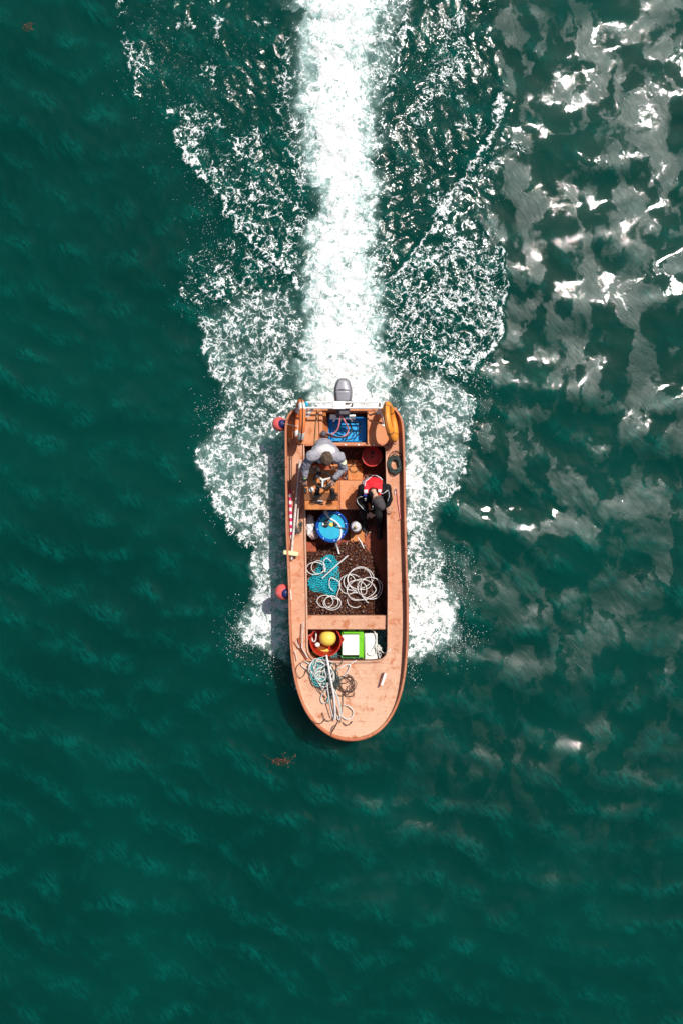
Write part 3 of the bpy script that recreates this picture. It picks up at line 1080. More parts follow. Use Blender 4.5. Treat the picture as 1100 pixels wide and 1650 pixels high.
# ================================================================== OUTBOARD MOTOR
om = thing('outboard_motor', 'grey outboard motor with a rounded cowling behind the white stern rail', 'outboard motor', P(552, 640, .2))
mb = MB()
secs = [(648, 12.0, .74, .98), (646, 13.2, .66, 1.07), (638, 15.3, .62, 1.12), (628, 15.6, .62, 1.145), (619, 14.0, .64, 1.14), (612, 11.4, .68, 1.11), (608.5, 8.0, .76, 1.06), (607, 4.0, .86, 1.0)]
vs = []
N = 22
for (py, hw, zl, zt) in secs:
    for j in range(N):
        a = 2 * math.pi * j / N
        c_, s_ = math.cos(a), math.sin(a)
        ex = math.copysign(abs(c_) ** .62, c_)
        ez = math.copysign(abs(s_) ** .62, s_)
        zz = (zl + zt) / 2 + ez * (zt - zl) / 2
        q_ = P(552.5 + ex * hw, py, 1.1)
        vs.append((q_.x, q_.y, zz))
fs = [(i * N + j, i * N + (j + 1) % N, (i + 1) * N + (j + 1) % N, (i + 1) * N + j) for i in range(len(secs) - 1) for j in range(N)]
fs += [tuple(range(N)), tuple((len(secs) - 1) * N + j for j in range(N))]
cow = MB().add(vs, fs).build('cowling', m_grey, om, angle=60)
sub = cow.modifiers.new('sub', 'SUBSURF')
sub.levels = sub.render_levels = 2
# raised pale top panel with the groove across
def top_panel(y0, y1, w0, w1, w2, z0, z1, name, mat):
    mb = MB()
    rows = 6
    vs = []
    for i in range(rows + 1):
        f = i / rows
        py = y0 + (y1 - y0) * f
        hw = w0 * (1 - f) * (1 - f) + 2 * w1 * f * (1 - f) + w2 * f * f
        for j in range(9):
            g = -1 + 2 * j / 8
            q_ = P(552.5 + g * hw, py, 1.12)
            zz = z0 + (z1 - z0) * f - .022 * g * g
            vs.append((q_.x, q_.y, zz))
    fs = [(i * 9 + j, i * 9 + j + 1, (i + 1) * 9 + j + 1, (i + 1) * 9 + j) for i in range(rows) for j in range(8)]
    mb.add(vs, fs)
    o = mb.build(name, mat, cow)
    so = o.modifiers.new('thickness', 'SOLIDIFY')
    so.thickness = .05
    so.offset = -1
    return o
top_panel(646, 630.5, 10.2, 11.5, 12.0, 1.108, 1.158, 'cowling_panel', m_greyl)
top_panel(629.8, 612.5, 12.0, 11.2, 7.4, 1.160, 1.132, 'cowling_panel', m_greyl)
mb = MB()
for i, (dx, ww) in enumerate(((-5.2, 1.3), (-3.6, 1.0), (-2.1, 1.4), (-.4, 1.1), (1.1, 1.3), (2.7, 1.0), (4.2, 1.4))):
    q_ = P(551 + dx, 627.6, 1.16)
    mb.box((q_.x, q_.y, 1.161 - .022 * (dx / 11) ** 2), (ww * .0095, .016 + .004 * (i % 2), .006))
mb.build('cowling_lettering', m_darkgrey, cow, smooth=False)
leg = MB().cap(P(552.5, 641, .7), P(552.5, 643, -.25), .09, .06, 12).build('midsection', m_grey, om)
MB().box(P(552.5, 638, -.16), (.18, .40, .025)).build('cavitation_plate', m_grey, leg, bevel=.006)
gb = MB().lathe(P(552.5, 630, -.42), [(.02, -.24), (.06, -.12), (.075, 0), (.06, .14), (.03, .22)], 14, axis=Vector((0, 1, 0))).build('gearcase', m_grey, om)
for a in range(3):
    an = a * 2.094
    c0 = P(552.5, 620, -.42)
    MB().tube([c0, c0 + Vector((math.cos(an) * .07, .02, math.sin(an) * .07)), c0 + Vector((math.cos(an + .3) * .14, -.02, math.sin(an + .3) * .14))], [.03, .045, .02], 6).build('propeller_blade', m_alu, gb)
MB().box(P(552, 664, .82), (.22, .12, .16)).build('steering_head', m_darkgrey, om, bevel=.02)
cl = MB().box(P(552, 674.5, .80), (.40, .03, .05)).build('clamp_bracket', m_alu, om, bevel=.006)
for sx_ in (-1, 1):
    MB().box(P(552 + sx_ * 15, 671.5, .82), (.11, .075, .045)).build('clamp_screw', m_alu, cl, bevel=.01)
    MB().cap(P(552 + sx_ * 11, 674, .84), P(552 + sx_ * 15, 679, .80), .012, .012, 8).build('clamp_handle', m_alu, cl)
    MB().tube(catmull([P(552.5 + sx_ * 9, 657, .92), P(552.5 + sx_ * 14.5, 654, .98), P(552.5 + sx_ * 14.2, 646, .98)], 5), .012, 7).build('side_hose', m_darkgrey, om)
for k_, pts in enumerate(([(548, 668, .86), (546.5, 682, .80), (543, 693, .72), (534, 700, .68), (526, 697, .78)],
                          [(549, 668, .86), (556, 680, .80), (561, 692, .66), (556, 702, .64), (543, 705, .66), (531, 702, .68)])):
    MB().tube(catmull([P(*p) for p in pts], 8), .013, 8).build('fuel_hose', m_pinkhose, om)
ct = MB().tube(catmull([P(523, 699, .80), P(535, 702, .74), P(548, 705, .70), P(560, 702, .66), (P(566, 693, .62)), P(562, 681, .68), P(553, 676, .78)], 8), [.02] * 8 + [.014] * 41, 8).build('control_cable', m_black, om)
MB().lathe(P(521.5, 699, .78), [(.0, -.01), (.045, 0), (.05, .03), (.035, .05), (0, .055)], 16).build('grip', m_darkgrey, ct)
MB().tube(catmull([P(536, 680, .72), P(540, 690, .66), P(545, 700, .62)], 6), .007, 6).build('control_cable', m_black, om)
MB().tube(catmull([P(560, 676, .76), P(577, 681, .66), P(580, 694, .60), P(570, 706, .60), P(556, 709, .62)], 8), .008, 6).build('control_cable', m_black, om)
MB().tube(catmull([P(563, 678, .74), P(573, 684, .64), P(575, 694, .58), P(566, 703, .58)], 8), .007, 6).build('control_cable', m_black, om)

# ================================================================== BLUE TUB IN THE SPLASH WELL
tb = thing('blue_tub', 'rectangular blue plastic tub in the well in front of the outboard motor', 'tub', P(558, 693, .405))
def open_box(px0, py0, px1, py1, z0, z1, wall, name, mat, parent, matin=None):
    a = P(px0, py1, z1)
    b = P(px1, py0, z1)
    mb = MB()
    xs_ = (a.x, a.x + wall, b.x - wall, b.x)
    ys_ = (a.y, a.y + wall, b.y - wall, b.y)
    o = [(xs_[0], ys_[0]), (xs_[3], ys_[0]), (xs_[3], ys_[3]), (xs_[0], ys_[3])]
    i_ = [(xs_[1], ys_[1]), (xs_[2], ys_[1]), (xs_[2], ys_[2]), (xs_[1], ys_[2])]
    vs = [(x, y, z0) for x, y in o] + [(x, y, z1) for x, y in o] + [(x, y, z1) for x, y in i_] + [(x, y, z0 + .02) for x, y in i_]
    fs = [(0, 3, 2, 1)]
    for k in range(4):
        l = (k + 1) % 4
        fs += [(k, l, l + 4, k + 4), (k + 4, l + 4, l + 8, k + 8), (k + 8, l + 8, l + 12, k + 12)]
    fs.append((12, 13, 14, 15))
    mb.add(vs, fs)
    return mb.build(name, mat, parent, bevel=.006)
open_box(528.5, 672, 590, 712, .405, .60, .012, 'tub_body', m_tubblue, tb)
open_box(529.8, 673.3, 588.7, 710.7, .43, .605, .004, 'liner', m_tubliner, tb)

# ================================================================== LIFE RINGS
def torus_ring(name, label, c, axis, r, tube_r, mat, group, oval=1.0):
    t_ = thing(name, label, 'lifebuoy', c, group)
    q = axis.to_track_quat('Z', 'Y')
    pts = [Vector(c) + q @ Vector((r * math.cos(i / 56 * 6.2832), r * oval * math.sin(i / 56 * 6.2832), 0)) for i in range(56)]
    MB().tube(pts, tube_r, 16, closed=True).build('ring', mat, t_)
    for k in range(4):
        an = k * math.pi / 2 + .7
        seg = [Vector(c) + q @ Vector((r * math.cos(an + d * .13), r * oval * math.sin(an + d * .13), 0)) for d in ((-.2, .2) if mat is m_amber else (-1.6, -.5, .5, 1.6))]
        MB().tube(seg, tube_r + .004, 16).build('band', m_brownrope if mat is m_amber else m_tape, t_)
    gl = []
    for i in range(64):
        an = i / 64 * 6.2832
        ex = tube_r + .012 + .02 * abs(math.sin(2 * (an - .7)))
        gl.append(Vector(c) + q @ Vector(((r + ex) * math.cos(an), (r + ex) * oval * math.sin(an), 0)))
    MB().tube(gl, .006, 6, closed=True).build('grab_line', m_brownrope, t_)
    return t_
ax1 = Vector((-.98, .02, .17)).normalized()
torus_ring('lifebuoy', 'faded orange lifebuoy standing on edge at the left stern quarter', P(483.5, 679, 1.05), ax1, .30, .050, m_orange, 'lifebuoys at the stern')
ax2 = Vector((.955, .16, .25)).normalized()
torus_ring('lifebuoy', 'amber yellow lifebuoy leaning at the right stern quarter', P(629, 680, 1.0), ax2, .275, .054, m_amber, 'lifebuoys at the stern')

# ================================================================== FENDER BUOYS
def fender(label, px, py, z, r, d, tie):
    c = P(px, py, z)
    t_ = thing('fender_buoy', label, 'buoy', c - Vector((0, 0, r)), 'round red fenders along the left side')
    q = d.to_track_quat('Z', 'Y')
    MB().ball(c, r, 28, q=q).build('float_ball', m_pink, t_)
    MB().lathe(c, [(r * .60, r * .80), (r * .56, r * .95), (r * .36, r * 1.16), (r * .24, r * 1.22), (r * .12, r * 1.2), (0, r * 1.1)], 20, axis=d).build('neck', m_navy, t_)
    MB().tube(catmull([c + d * r * 1.2, (c + d * r * 1.2).lerp(tie, .5) + Vector((0, 0, .02)), tie], 6), .008, 6).build('lanyard', m_rope, t_)
fender('round faded red fender with navy neck beside the left stern quarter', 450.3, 683.5, .66, .118, Vector((.55, -.02, .83)).normalized(), PD(480, 687, .12))
fender('round pinkish red fender with navy neck beside the middle of the left side', 456, 954, .66, .132, Vector((.52, -.12, .84)).normalized(), PD(468, 957, .11))

# ================================================================== LEFT SIDE DECK GEAR
zz = .125
b_ = thing('deck_brush', 'long handled deck brush with pale yellow head lying on the left side deck', 'brush', PD(476, 820, .02))
MB().tube([PD(484, 741, zz), PD(477, 815, .10), PD(470.6, 888, .085)], .019, 10).build('handle', m_wood, b_)
MB().box(PD(468.8, 891.5, .11), (.245, .075, .05), R(-8)).build('brush_head', m_cream, b_, bevel=.018)
MB().box(PD(468.8, 891.5, .05), (.21, .06, .07), R(-8)).build('bristles', m_cream, b_)
MB().cap(PD(470, 896, .05), PD(470.4, 901, .05), .022, .024, 10).build('ferrule', m_alu, b_)
tag(MB().tube([PD(486.3, 768, .09), PD(481.5, 815, .06), PD(478.5, 853, .03)], .012, 8).build('wooden_pole', m_wood), 'thin grey pole lying beside the deck brush handle', 'pole')
mp = thing('marker_pole', 'marker pole with magenta and white bands lying along the left rail', 'pole', PD(469, 820, .02))
pa, pb = PD(467.6, 790, .06), PD(469.6, 868, .03)
for i in range(14):
    f0, f1 = i / 14, (i + 1) / 14
    wdt = .021 * (1 - .55 * max(0, f0 - .5))
    MB().tube([pa.lerp(pb, f0), pa.lerp(pb, f1)], wdt * (1.05 if i % 2 else 1), 10).build('band', m_mag if i % 2 == 0 else m_reflect, mp)
tag(MB().tube([PD(467.5, 735, .05), PD(467.8, 790, .04)], .008, 6).build('thin_rod', m_darkgrey), 'shaded aft end of the banded pole, made as a thin dark rod along the left rail', 'cane')  # shaded end of the pole, its shade put into a dark grey colour
tag(MB().tube([PD(471, 737, .03), PD(471, 775, .03)], .006, 6).build('thin_rod', m_wood2), 'thin brown cane lying beside the dark pole end near the left stern', 'cane')
# wire tangle
pts = []
for i in range(70):
    a = i * .55
    pts.append(PD(482 + 4.5 * math.cos(a) + rnd.uniform(-1.5, 1.5), 851 + 9 * math.sin(a * .93) + rnd.uniform(-2, 2), .03 + .03 * math.sin(a * .7)))
pts = [PD(489, 815, .05), PD(483, 826, .03), PD(484, 838, .03)] + pts
tag(MB().tube(catmull(pts, 4), .0045, 5).build('wire_tangle', m_darkrope), 'small tangle of dark wire beside the deck brush on the left side deck', 'wire')
# wooden float
tag(MB().ball(PD(467, 711, .05), (.035, .062, .03), 14, q=Matrix.Rotation(.25, 3, 'Z').to_quaternion()).build('wooden_float', m_wood2), 'small oval wooden float by the rail under the left lifebuoy', 'float')
# sticks on the left quarter deck
tag(MB().tube([P(512.3, 660, .80), P(509, 690, .785), P(507.3, 718, .78)], .010, 7).build('thin_stick', m_wood2), 'thin olive stick lying across the left quarter deck, overhanging the cockpit', 'stick')
tag(MB().tube([P(513.5, 664, .77), P(515, 711, .765)], .006, 6).build('thin_stick', m_rust), 'short dark rusty rod lying on the left quarter deck', 'rod')
# rag on stern rail
mb = MB()
c = P(494, 651, zr + .02)
mb.ball(c, (.025, .045, .018), 10, q=Matrix.Rotation(.5, 3, 'Z').to_quaternion())
tag(mb.build('cloth_rag', m_cyanrag), 'small cyan rag tied to the left end of the stern rail', 'rag')
# canes near the bow on the left
for lab, pts, r_ in (('longest pale cane beside the coaming by the red tub', [(489.4, 1002, .12), (486.5, 1044, .10)], .010),
                     ('short pale cane crossing the dark red shade strip by the rope pile', [(487, 1045, .09), (496, 1060, .06)], .010),
                     ('short pale cane nearest the left rail, pointing at the rope pile', [(476.5, 1032, .10), (482.5, 1044, .07)], .010),
                     ('thin pale cane lying left of the rope pile along the rail', [(476.3, 1048, .08), (479, 1064, .05)], .008)):
    tag(MB().tube([PD(*p) for p in pts], r_, 7).build('pale_cane', m_wood), lab, 'cane', 'canes on the left foredeck')
mb = MB()
mb.tube([PD(481, 1028, .02), PD(484, 1045, .02), PD(495, 1062, .02)], [.02, .028, .022], 6)  # shade between the canes, added as a dark red strip
tag(mb.build('shade_strip', m_rust), 'dark red strip standing in for shade under the pale canes on the left foredeck', 'stick')

# ================================================================== RIGHT SIDE DECK GEAR
def coil(c, n, r, tr, mat, name, label, cat, jit=.012, oval=1.25, rz=0.0, dz=.02, per=26, group=None):
    pts = []
    for i in range(n * per):
        a = i / per * 6.2832
        rr = r * (1 - .45 * ((i / per * .37) % 1)) + rnd.uniform(-jit, jit)
        x, y = rr * math.cos(a), rr * oval * math.sin(a)
        pts.append((c[0] + x * math.cos(rz) - y * math.sin(rz), c[1] + x * math.sin(rz) + y * math.cos(rz), c[2] + dz + .05 * (i / (n * per)) + rnd.uniform(0, .006)))
    return tag(MB().tube(pts, tr, 6).build(name, mat), label, cat, group)
coil(PD(635, 749), 11, .112, .0085, m_darkrope, 'rope_coil', 'dark green rope coil on the right side deck', 'rope', .008, 1.35, .1)
coil(PD(635.5, 747), 2, .125, .006, m_brownrope, 'brown_rope', 'thin rusty brown cord looped around the dark rope coil', 'cord', .004, 1.75, -.1, .012)
gf = thing('gaff_hook', 'slim pinkish gaff lying along the right side deck', 'gaff', PD(641, 815))
MB().tube([PD(638.6, 789, .02), PD(641, 812, .02), PD(644.4, 836, .02)], .008, 7).build('shaft', m_pinkhose, gf)
MB().tube([PD(644.4, 836.5, .02), PD(641, 838.5, .02)], .007, 6).build('tip', m_rust, gf)
MB().tube(catmull([PD(638.6, 789, .02), PD(637, 787, .03), PD(635.3, 790, .02), PD(636, 796, .02), PD(637.2, 793, .02)], 5), .005, 6).build('hook', m_alu, gf)

# ================================================================== BUCKETS, DRUM, CYLINDER
def pail(name, label, cat, px, py, z0, z1, r0, r1, mat, extra=None):
    c = P(px, py, z1)
    c.z = z0
    t_ = thing(name, label, cat, c)
    h = z1 - z0
    MB().lathe(c, [(0, .0), (r0, .0), (r1, h - .03), (r1 + .012, h - .03), (r1 + .012, h), (r1 - .008, h), (r0 - .006, .02), (0, .02)], 36).build('pail_body', mat, t_)
    return t_, c
rb, c = pail('red_bucket', 'round red bucket in the right aft corner of the cockpit', 'bucket', 599, 735.5, FL + .002, .44, .13, .155, m_redplastic)
MB().lathe(c, [(.150, .20), (.148, .205), (0, .215)], 30).build('bucket_lid', m_redplastic, rb)
MB().lathe(c + Vector((.005, .065, .215)), [(.026, 0), (.026, .01), (0, .012)], 14).build('lid_hole', m_black, rb)
MB().lathe(c + Vector((.0, .0, .215)), [(.018, 0), (.018, .01), (0, .012)], 14).build('lid_hole', m_black, rb)
MB().tube(catmull([c + Vector((.158 * math.cos(a), .158 * math.sin(a), .31 - .035 * math.sin((a - 3.4) / 2.6 * math.pi))) for a in np.linspace(3.4, 6.0, 9)], 4), .005, 6).build('bail_handle', m_alu, rb)

dr = thing('blue_drum', 'round blue drum with cyan inside, full of hoses and a black regulator', 'drum', P(534, 848, FL))
c = P(534, 848.5, .62)
c.z = FL
MB().lathe(c, [(0, 0), (.215, 0), (.245, .10), (.245, .36), (.258, .42), (.262, .46), (.245, .48), (.205, .445), (.19, .40), (.0, .395)], 48).build('drum_body', m_blue, dr)
MB().lathe(c, [(.208, .455), (.203, .452), (.194, .412), (.10, .402), (0, .400)], 44).build('drum_lining', m_cyan, dr)
for k_ in range(8):
    an = k_ * .785 + .2
    MB().lathe(c + Vector((.232 * math.cos(an), .232 * math.sin(an), .468)), [(.010, 0), (.009, .008), (0, .01)], 8).build('drum_bolt', m_alu, dr)
mb = MB()
pts = [c + Vector((-.02 + .085 * math.cos(a), -.075 + .085 * math.sin(a), .425 + .01 * math.sin(3 * a))) for a in np.linspace(0, 6.28, 30)]
tag(MB().tube(pts, .010, 8, closed=True).build('black_hose', m_black), 'loop of thin black hose lying in the blue drum', 'hose')
rg = thing('breathing_regulator', 'black breathing regulator with yellow cap lying in the blue drum', 'regulator', c + Vector((-.06, .04, .41)))
MB().ball(c + Vector((-.10, .02, .445)), (.055, .045, .035), 14).build('regulator_body', m_black, rg)
MB().ball(c + Vector((-.075, .075, .45)), (.05, .035, .03), 12).build('mouthpiece', m_darkgrey, rg)
MB().ball(c + Vector((.055, .035, .445)), (.04, .045, .03), 12).build('second_stage', m_black, rg)
MB().lathe(c + Vector((-.005, .03, .43)), [(.036, 0), (.038, .03), (.028, .045), (0, .047)], 18).build('cap', m_yellow, rg)
MB().tube(catmull([c + Vector((-.15, .0, .43)), c + Vector((-.17, -.05, .42)), c + Vector((-.13, -.08, .42)), c + Vector((-.11, -.02, .44))], 6), .012, 8).build('regulator_hose', m_black, rg)
MB().tube(catmull([c + Vector((-.13, .07, .44)), c + Vector((-.05, .12, .45)), c + Vector((.05, .10, .45)), c + Vector((.10, .02, .45))], 6), .012, 8).build('regulator_hose', m_black, rg)
MB().tube(catmull([c + Vector((.06, -.01, .45)), c + Vector((.12, -.02, .46)), c + Vector((.21, -.03, .49)), c + Vector((.26, -.03, .46))], 6), .011, 8).build('regulator_hose', m_darkgrey, rg)
MB().ball(c + Vector((-.14, .03, .47)), (.02, .03, .012), 8).build('clip', m_alu, rg)
# white air hose from the drum over the kelp
hp = [P(525, 826, .66), P(530, 834, .62), P(541, 841, .60), P(548, 850, .59), P(549, 862, .61), P(546, 869, .63), P(541, 874, .52), P(544, 884, .36), P(546.5, 893, .37)]
tag(MB().tube(catmull(hp, 8), .015, 8).build('air_hose', m_hose), 'white air hose running from the blue drum over the brown seaweed', 'hose')
pts = [P(524 + 3 * math.cos(i * 1.7) + i * .25, 823 + i * .9, .64 + .01 * math.sin(i)) for i in range(9)]
tag(MB().tube(catmull(pts, 4), .011, 6).build('white_rope', m_rope), 'short white cord knotted on the aft rim of the blue drum', 'cord')

gb_ = thing('gas_cylinder', 'upright pale grey cylinder standing between the blue drum and the seated person', 'cylinder', P(573.5, 849, FL))
c = P(573.3, 848.8, .5)
c.z = FL
MB().lathe(c, [(0, 0), (.088, 0), (.093, .03), (.093, .33), (.075, .375), (.04, .39), (0, .395)], 32).build('cylinder_body', m_bottle, gb_)
MB().lathe(c + Vector((-.012, -.012, .385)), [(.026, 0), (.026, .03), (.018, .04), (0, .042)], 14).build('valve', m_brass, gb_)
MB().tube([c + Vector((-.03, -.02, .41)), c + Vector((-.07, -.045, .41))], .010, 8).build('valve_outlet', m_darkgrey, gb_)
MB().box(c + Vector((.012, .035, .386)), (.06, .014, .006)).build('label_plate', m_darkgrey, gb_)

tag(MB().tube([P(576, 866, .36), P(582, 875, .37), P(586, 884, .38)], [.010, .011, .006], 8).build('thin_pipe', m_hose), 'thin white pipe resting on the seaweed by the orange sunlit floor patch', 'pipe')

# sacks
def sack(name, label, c, r, mat, seed):
    mb = MB()
    rr = random.Random(seed)
    mb.ball(c, r, 20)
    for i in range(7):
        a = rr.uniform(0, 6.28)
        mb.ball(Vector(c) + Vector((math.cos(a) * r[0] * .7, math.sin(a) * r[1] * .7, rr.uniform(-.2, .55) * r[2])), (r[0] * rr.uniform(.25, .5), r[1] * rr.uniform(.2, .4), r[2] * rr.uniform(.4, .7)), 10)
    me = remesh(mb, .012, 2)
    for v in me.vertices:
        n_ = math.sin(v.co.x * 61 + seed) * math.sin(v.co.y * 53 + v.co.z * 40) + .6 * math.sin(v.co.x * 120 + v.co.y * 90)
        v.co += v.normal * .006 * n_
    return tag(link(name, me, mat), label, 'sack')
sack('sack', 'white sack tucked against the left side behind the blue drum', P(499, 846, .42), (.085, .19, .12), m_sack, 3)
sack('sack', 'crumpled pinkish sack beside the blue drum, below the white sack', P(506, 860, .40), (.09, .10, .09), m_sackp, 9)

# ================================================================== SEAWEED HEAP
def kz(px, py):
    f = .27 + .035 * math.sin(px * .11) * math.sin(py * .09) + .02 * math.sin(px * .31 + py * .2)
    return f


def edge_fade(px, py):
    # right edge of the heap runs obliquely
    xr = 588 + (py - 870) * (617 - 588) / 85 if py < 955 else 617
    yt = 886 - (px - 493) * .16 if px < 580 else 872 + (px - 580) * 1.2
    return min(px - 491, xr - px, 993 - py, py - yt)


rr = np.random.RandomState(11)
vs = []
fs = []
tone = []
cnt = 0
while cnt < 9000:
    px = rr.uniform(491, 618)
    py = rr.uniform(868, 993)
    e = edge_fade(px, py)
    if e < rr.uniform(-3.5, 3):
        continue
    z = min(kz(px, py), FL + .02 + .013 * max(e, 0) + .03) + rr.uniform(-.02, .035)
    p = P(px, py, z)
    a = rr.uniform(0, 6.28)
    L = rr.uniform(.02, .055)
    wd = rr.uniform(.005, .014)
    d = Vector((math.cos(a), math.sin(a), rr.normal(.1, .35)))
    sd_ = Vector((-math.sin(a), math.cos(a), rr.normal(0, .5))).normalized() * wd
    m_ = p + d * L * .5 + Vector((0, 0, rr.uniform(0, .012)))
    e_ = p + d * L
    o = len(vs)
    vs += [p - sd_ * .5, p + sd_ * .5, m_ - sd_, m_ + sd_, e_ - sd_ * .3, e_ + sd_ * .3]
    fs += [(o, o + 1, o + 3, o + 2), (o + 2, o + 3, o + 5, o + 4)]
    tn = min(1, abs(rr.normal(.30, .19)) + (.5 if rr.rand() < .025 else 0))
    tone += [tn] * 6
    cnt += 1
# solid bed below the blades
gx = 56
gy = 56
o = len(vs)
for j in range(gy + 1):
    for i in range(gx + 1):
        px = 489 + 131 * i / gx
        py = 866 + 129 * j / gy
        e = edge_fade(px, py)
        z = min(kz(px, py), FL + .013 * max(e, 0)) - .012 + rr.uniform(-.008, .008) if e > -1 else FL - .03
        vs.append(P(px, py, z))
        tone.append(.12)
for j in range(gy):
    for i in range(gx):
        a = o + j * (gx + 1) + i
        fs.append((a, a + 1, a + gx + 2, a + gx + 1))


def leaf_object(name, vs, fs, tone, mat):
    me = bpy.data.meshes.new(name)
    me.from_pydata([tuple(v) for v in vs], [], fs)
    a = me.attributes.new('tone', 'FLOAT', 'POINT')
    a.data.foreach_set('value', np.array(tone, np.float32))
    return link(name, me, mat, None, smooth=False)


tag(leaf_object('seaweed_heap', vs, fs, tone, m_kelp), 'heap of harvested wet brown seaweed on the cockpit floor', 'seaweed', None, 'stuff')
# scattered blades on the aft floor and around the seated person's feet
vs = []
fs = []
tone = []
for i in range(1500):
    if rr.rand() < .72:
        px, py = rr.uniform(533, 622), rr.uniform(722, 774)
        if 560 < px < 585 and 750 < py and rr.rand() < .9:
            continue
    else:
        px, py = rr.normal(580, 13), rr.normal(842, 14)
        if py < 824:
            continue
    p = P(px, py, FL + .02 + rr.uniform(0, .035))
    a = rr.uniform(0, 6.28)
    L = rr.uniform(.02, .06)
    wd = rr.uniform(.004, .011)
    d = Vector((math.cos(a), math.sin(a), rr.normal(.05, .2)))
    sv = Vector((-math.sin(a), math.cos(a), rr.normal(0, .3))).normalized() * wd
    o = len(vs)
    vs += [p - sv * .5, p + sv * .5, p + d * L * .5 - sv, p + d * L * .5 + sv, p + d * L - sv * .3, p + d * L + sv * .3]
    fs += [(o, o + 1, o + 3, o + 2), (o + 2, o + 3, o + 5, o + 4)]
    tone += [min(1, abs(rr.normal(.3, .15)))] * 6
tag(leaf_object('seaweed_scraps', vs, fs, tone, m_kelp), 'loose dark seaweed scraps strewn over the aft cockpit floor', 'seaweed', None, 'stuff')
cpts = [P(560, 722, .2), P(566, 735, .19), P(577, 742, .2), P(583, 750, .22), P(572, 760, .24), P(563, 756, .22), P(568, 748, .24), P(580, 745, .22), P(592, 752, .2), P(600, 765, .2)]
tag(MB().tube(catmull(cpts, 7), .006, 6).build('brown_rope', m_brownrope), 'thin dark cord looped on the aft cockpit floor beside the red bucket', 'cord')

# ================================================================== TURQUOISE NET BAG
NETP = [(527, 893.5), (538, 894), (546.5, 904), (547, 930), (545, 952), (541, 966), (538, 968), (527, 958), (515, 955), (500, 957), (494, 942), (497, 934), (508, 915), (517, 898)]
netw = [(P(a, b, .35).x, P(a, b, .35).y) for a, b in NETP]


def in_poly(x, y, pts):
    c = False
    n = len(pts)
    for i in range(n):
        x1, y1 = pts[i]
        x2, y2 = pts[(i + 1) % n]
        if (y1 > y) != (y2 > y) and x < (x2 - x1) * (y - y1) / (y2 - y1) + x1:
            c = not c
    return c


def poly_d(x, y, pts):
    best = 9
    n = len(pts)
    for i in range(n):
        ax_, ay_ = pts[i]
        bx_, by_ = pts[(i + 1) % n]
        ex, ey = bx_ - ax_, by_ - ay_
        q = max(0, min(1, ((x - ax_) * ex + (y - ay_) * ey) / (ex * ex + ey * ey)))
        best = min(best, math.hypot(x - ax_ - q * ex, y - ay_ - q * ey))
    return best


def nz(x, y, s):
    return .022 * math.sin(x * 19 + s) * math.sin(y * 17 + s * 2) + .012 * math.sin(x * 41 + y * 33 + s)


nb = thing('net_bag', 'turquoise mesh net bag lying on the brown seaweed', 'net bag', P(522, 930, .26))
for layer, (stp, th_, mat, lift, rot) in enumerate(((.036, .0044, m_net, .060, .5), (.042, .0044, m_net, .038, -.9))):
    bm = bmesh.new()
    vmap = {}
    c0 = P(522, 930, .35)
    ca_, sa_ = math.cos(rot), math.sin(rot)

    def gv(i, j):
        if (i, j) in vmap:
            return vmap[(i, j)]
        u, v = i * stp, j * stp * .62
        u += .016 * math.sin(v * 21 + layer)
        v += .016 * math.sin(u * 19 + layer * 2)
        x, y = c0.x + u * ca_ - v * sa_, c0.y + u * sa_ + v * ca_
        if not in_poly(x, y, netw):
            vmap[(i, j)] = None
            return None
        h = .30 + lift * min(1, poly_d(x, y, netw) / .10) ** .6 + nz(x, y, layer)
        vmap[(i, j)] = bm.verts.new((x, y, h))
        return vmap[(i, j)]
    edges_ = []
    for i in range(-24, 25):
        for j in range(-34, 35):
            if (i + j) % 2:
                continue
            a = gv(i, j)
            for di, dj in ((1, 1), (1, -1)):
                b = gv(i + di, j + dj)
                if a is not None and b is not None:
                    edges_.append((a.co.copy(), b.co.copy()))
    bm.free()
    mb = MB()
    for a, b in edges_:
        mb.tube([a, b], th_, 4)
    mb.build('mesh_layer', mat, nb, smooth=False)['kind'] = 'stuff'
# crumpled dark core below the meshes
vs = []
fs = []
G_ = 26
idx = {}
for i in range(G_ + 1):
    for j in range(G_ + 1):
        px = 493 + 55 * i / G_
        py = 893 + 76 * j / G_
        p = P(px, py, .35)
        if in_poly(p.x, p.y, netw) and poly_d(p.x, p.y, netw) > .012:
            h = .285 + .035 * min(1, poly_d(p.x, p.y, netw) / .10) + nz(p.x, p.y, 5) * .8
            idx[(i, j)] = len(vs)
            vs.append((p.x, p.y, h))
for (i, j), a in idx.items():
    q_ = [idx.get((i + 1, j)), idx.get((i + 1, j + 1)), idx.get((i, j + 1))]
    if None not in q_:
        fs.append((a, *q_))
MB().add(vs, fs).build('folded_netting', m_netdark, nb)
tag(MB().tube([P(560.5, 895, .44), P(541, 912, .42), P(519, 932, .41)], [.012, .011, .009], 8).build('thin_pipe', m_hose), 'thin white pipe laid across the turquoise net bag', 'pipe')

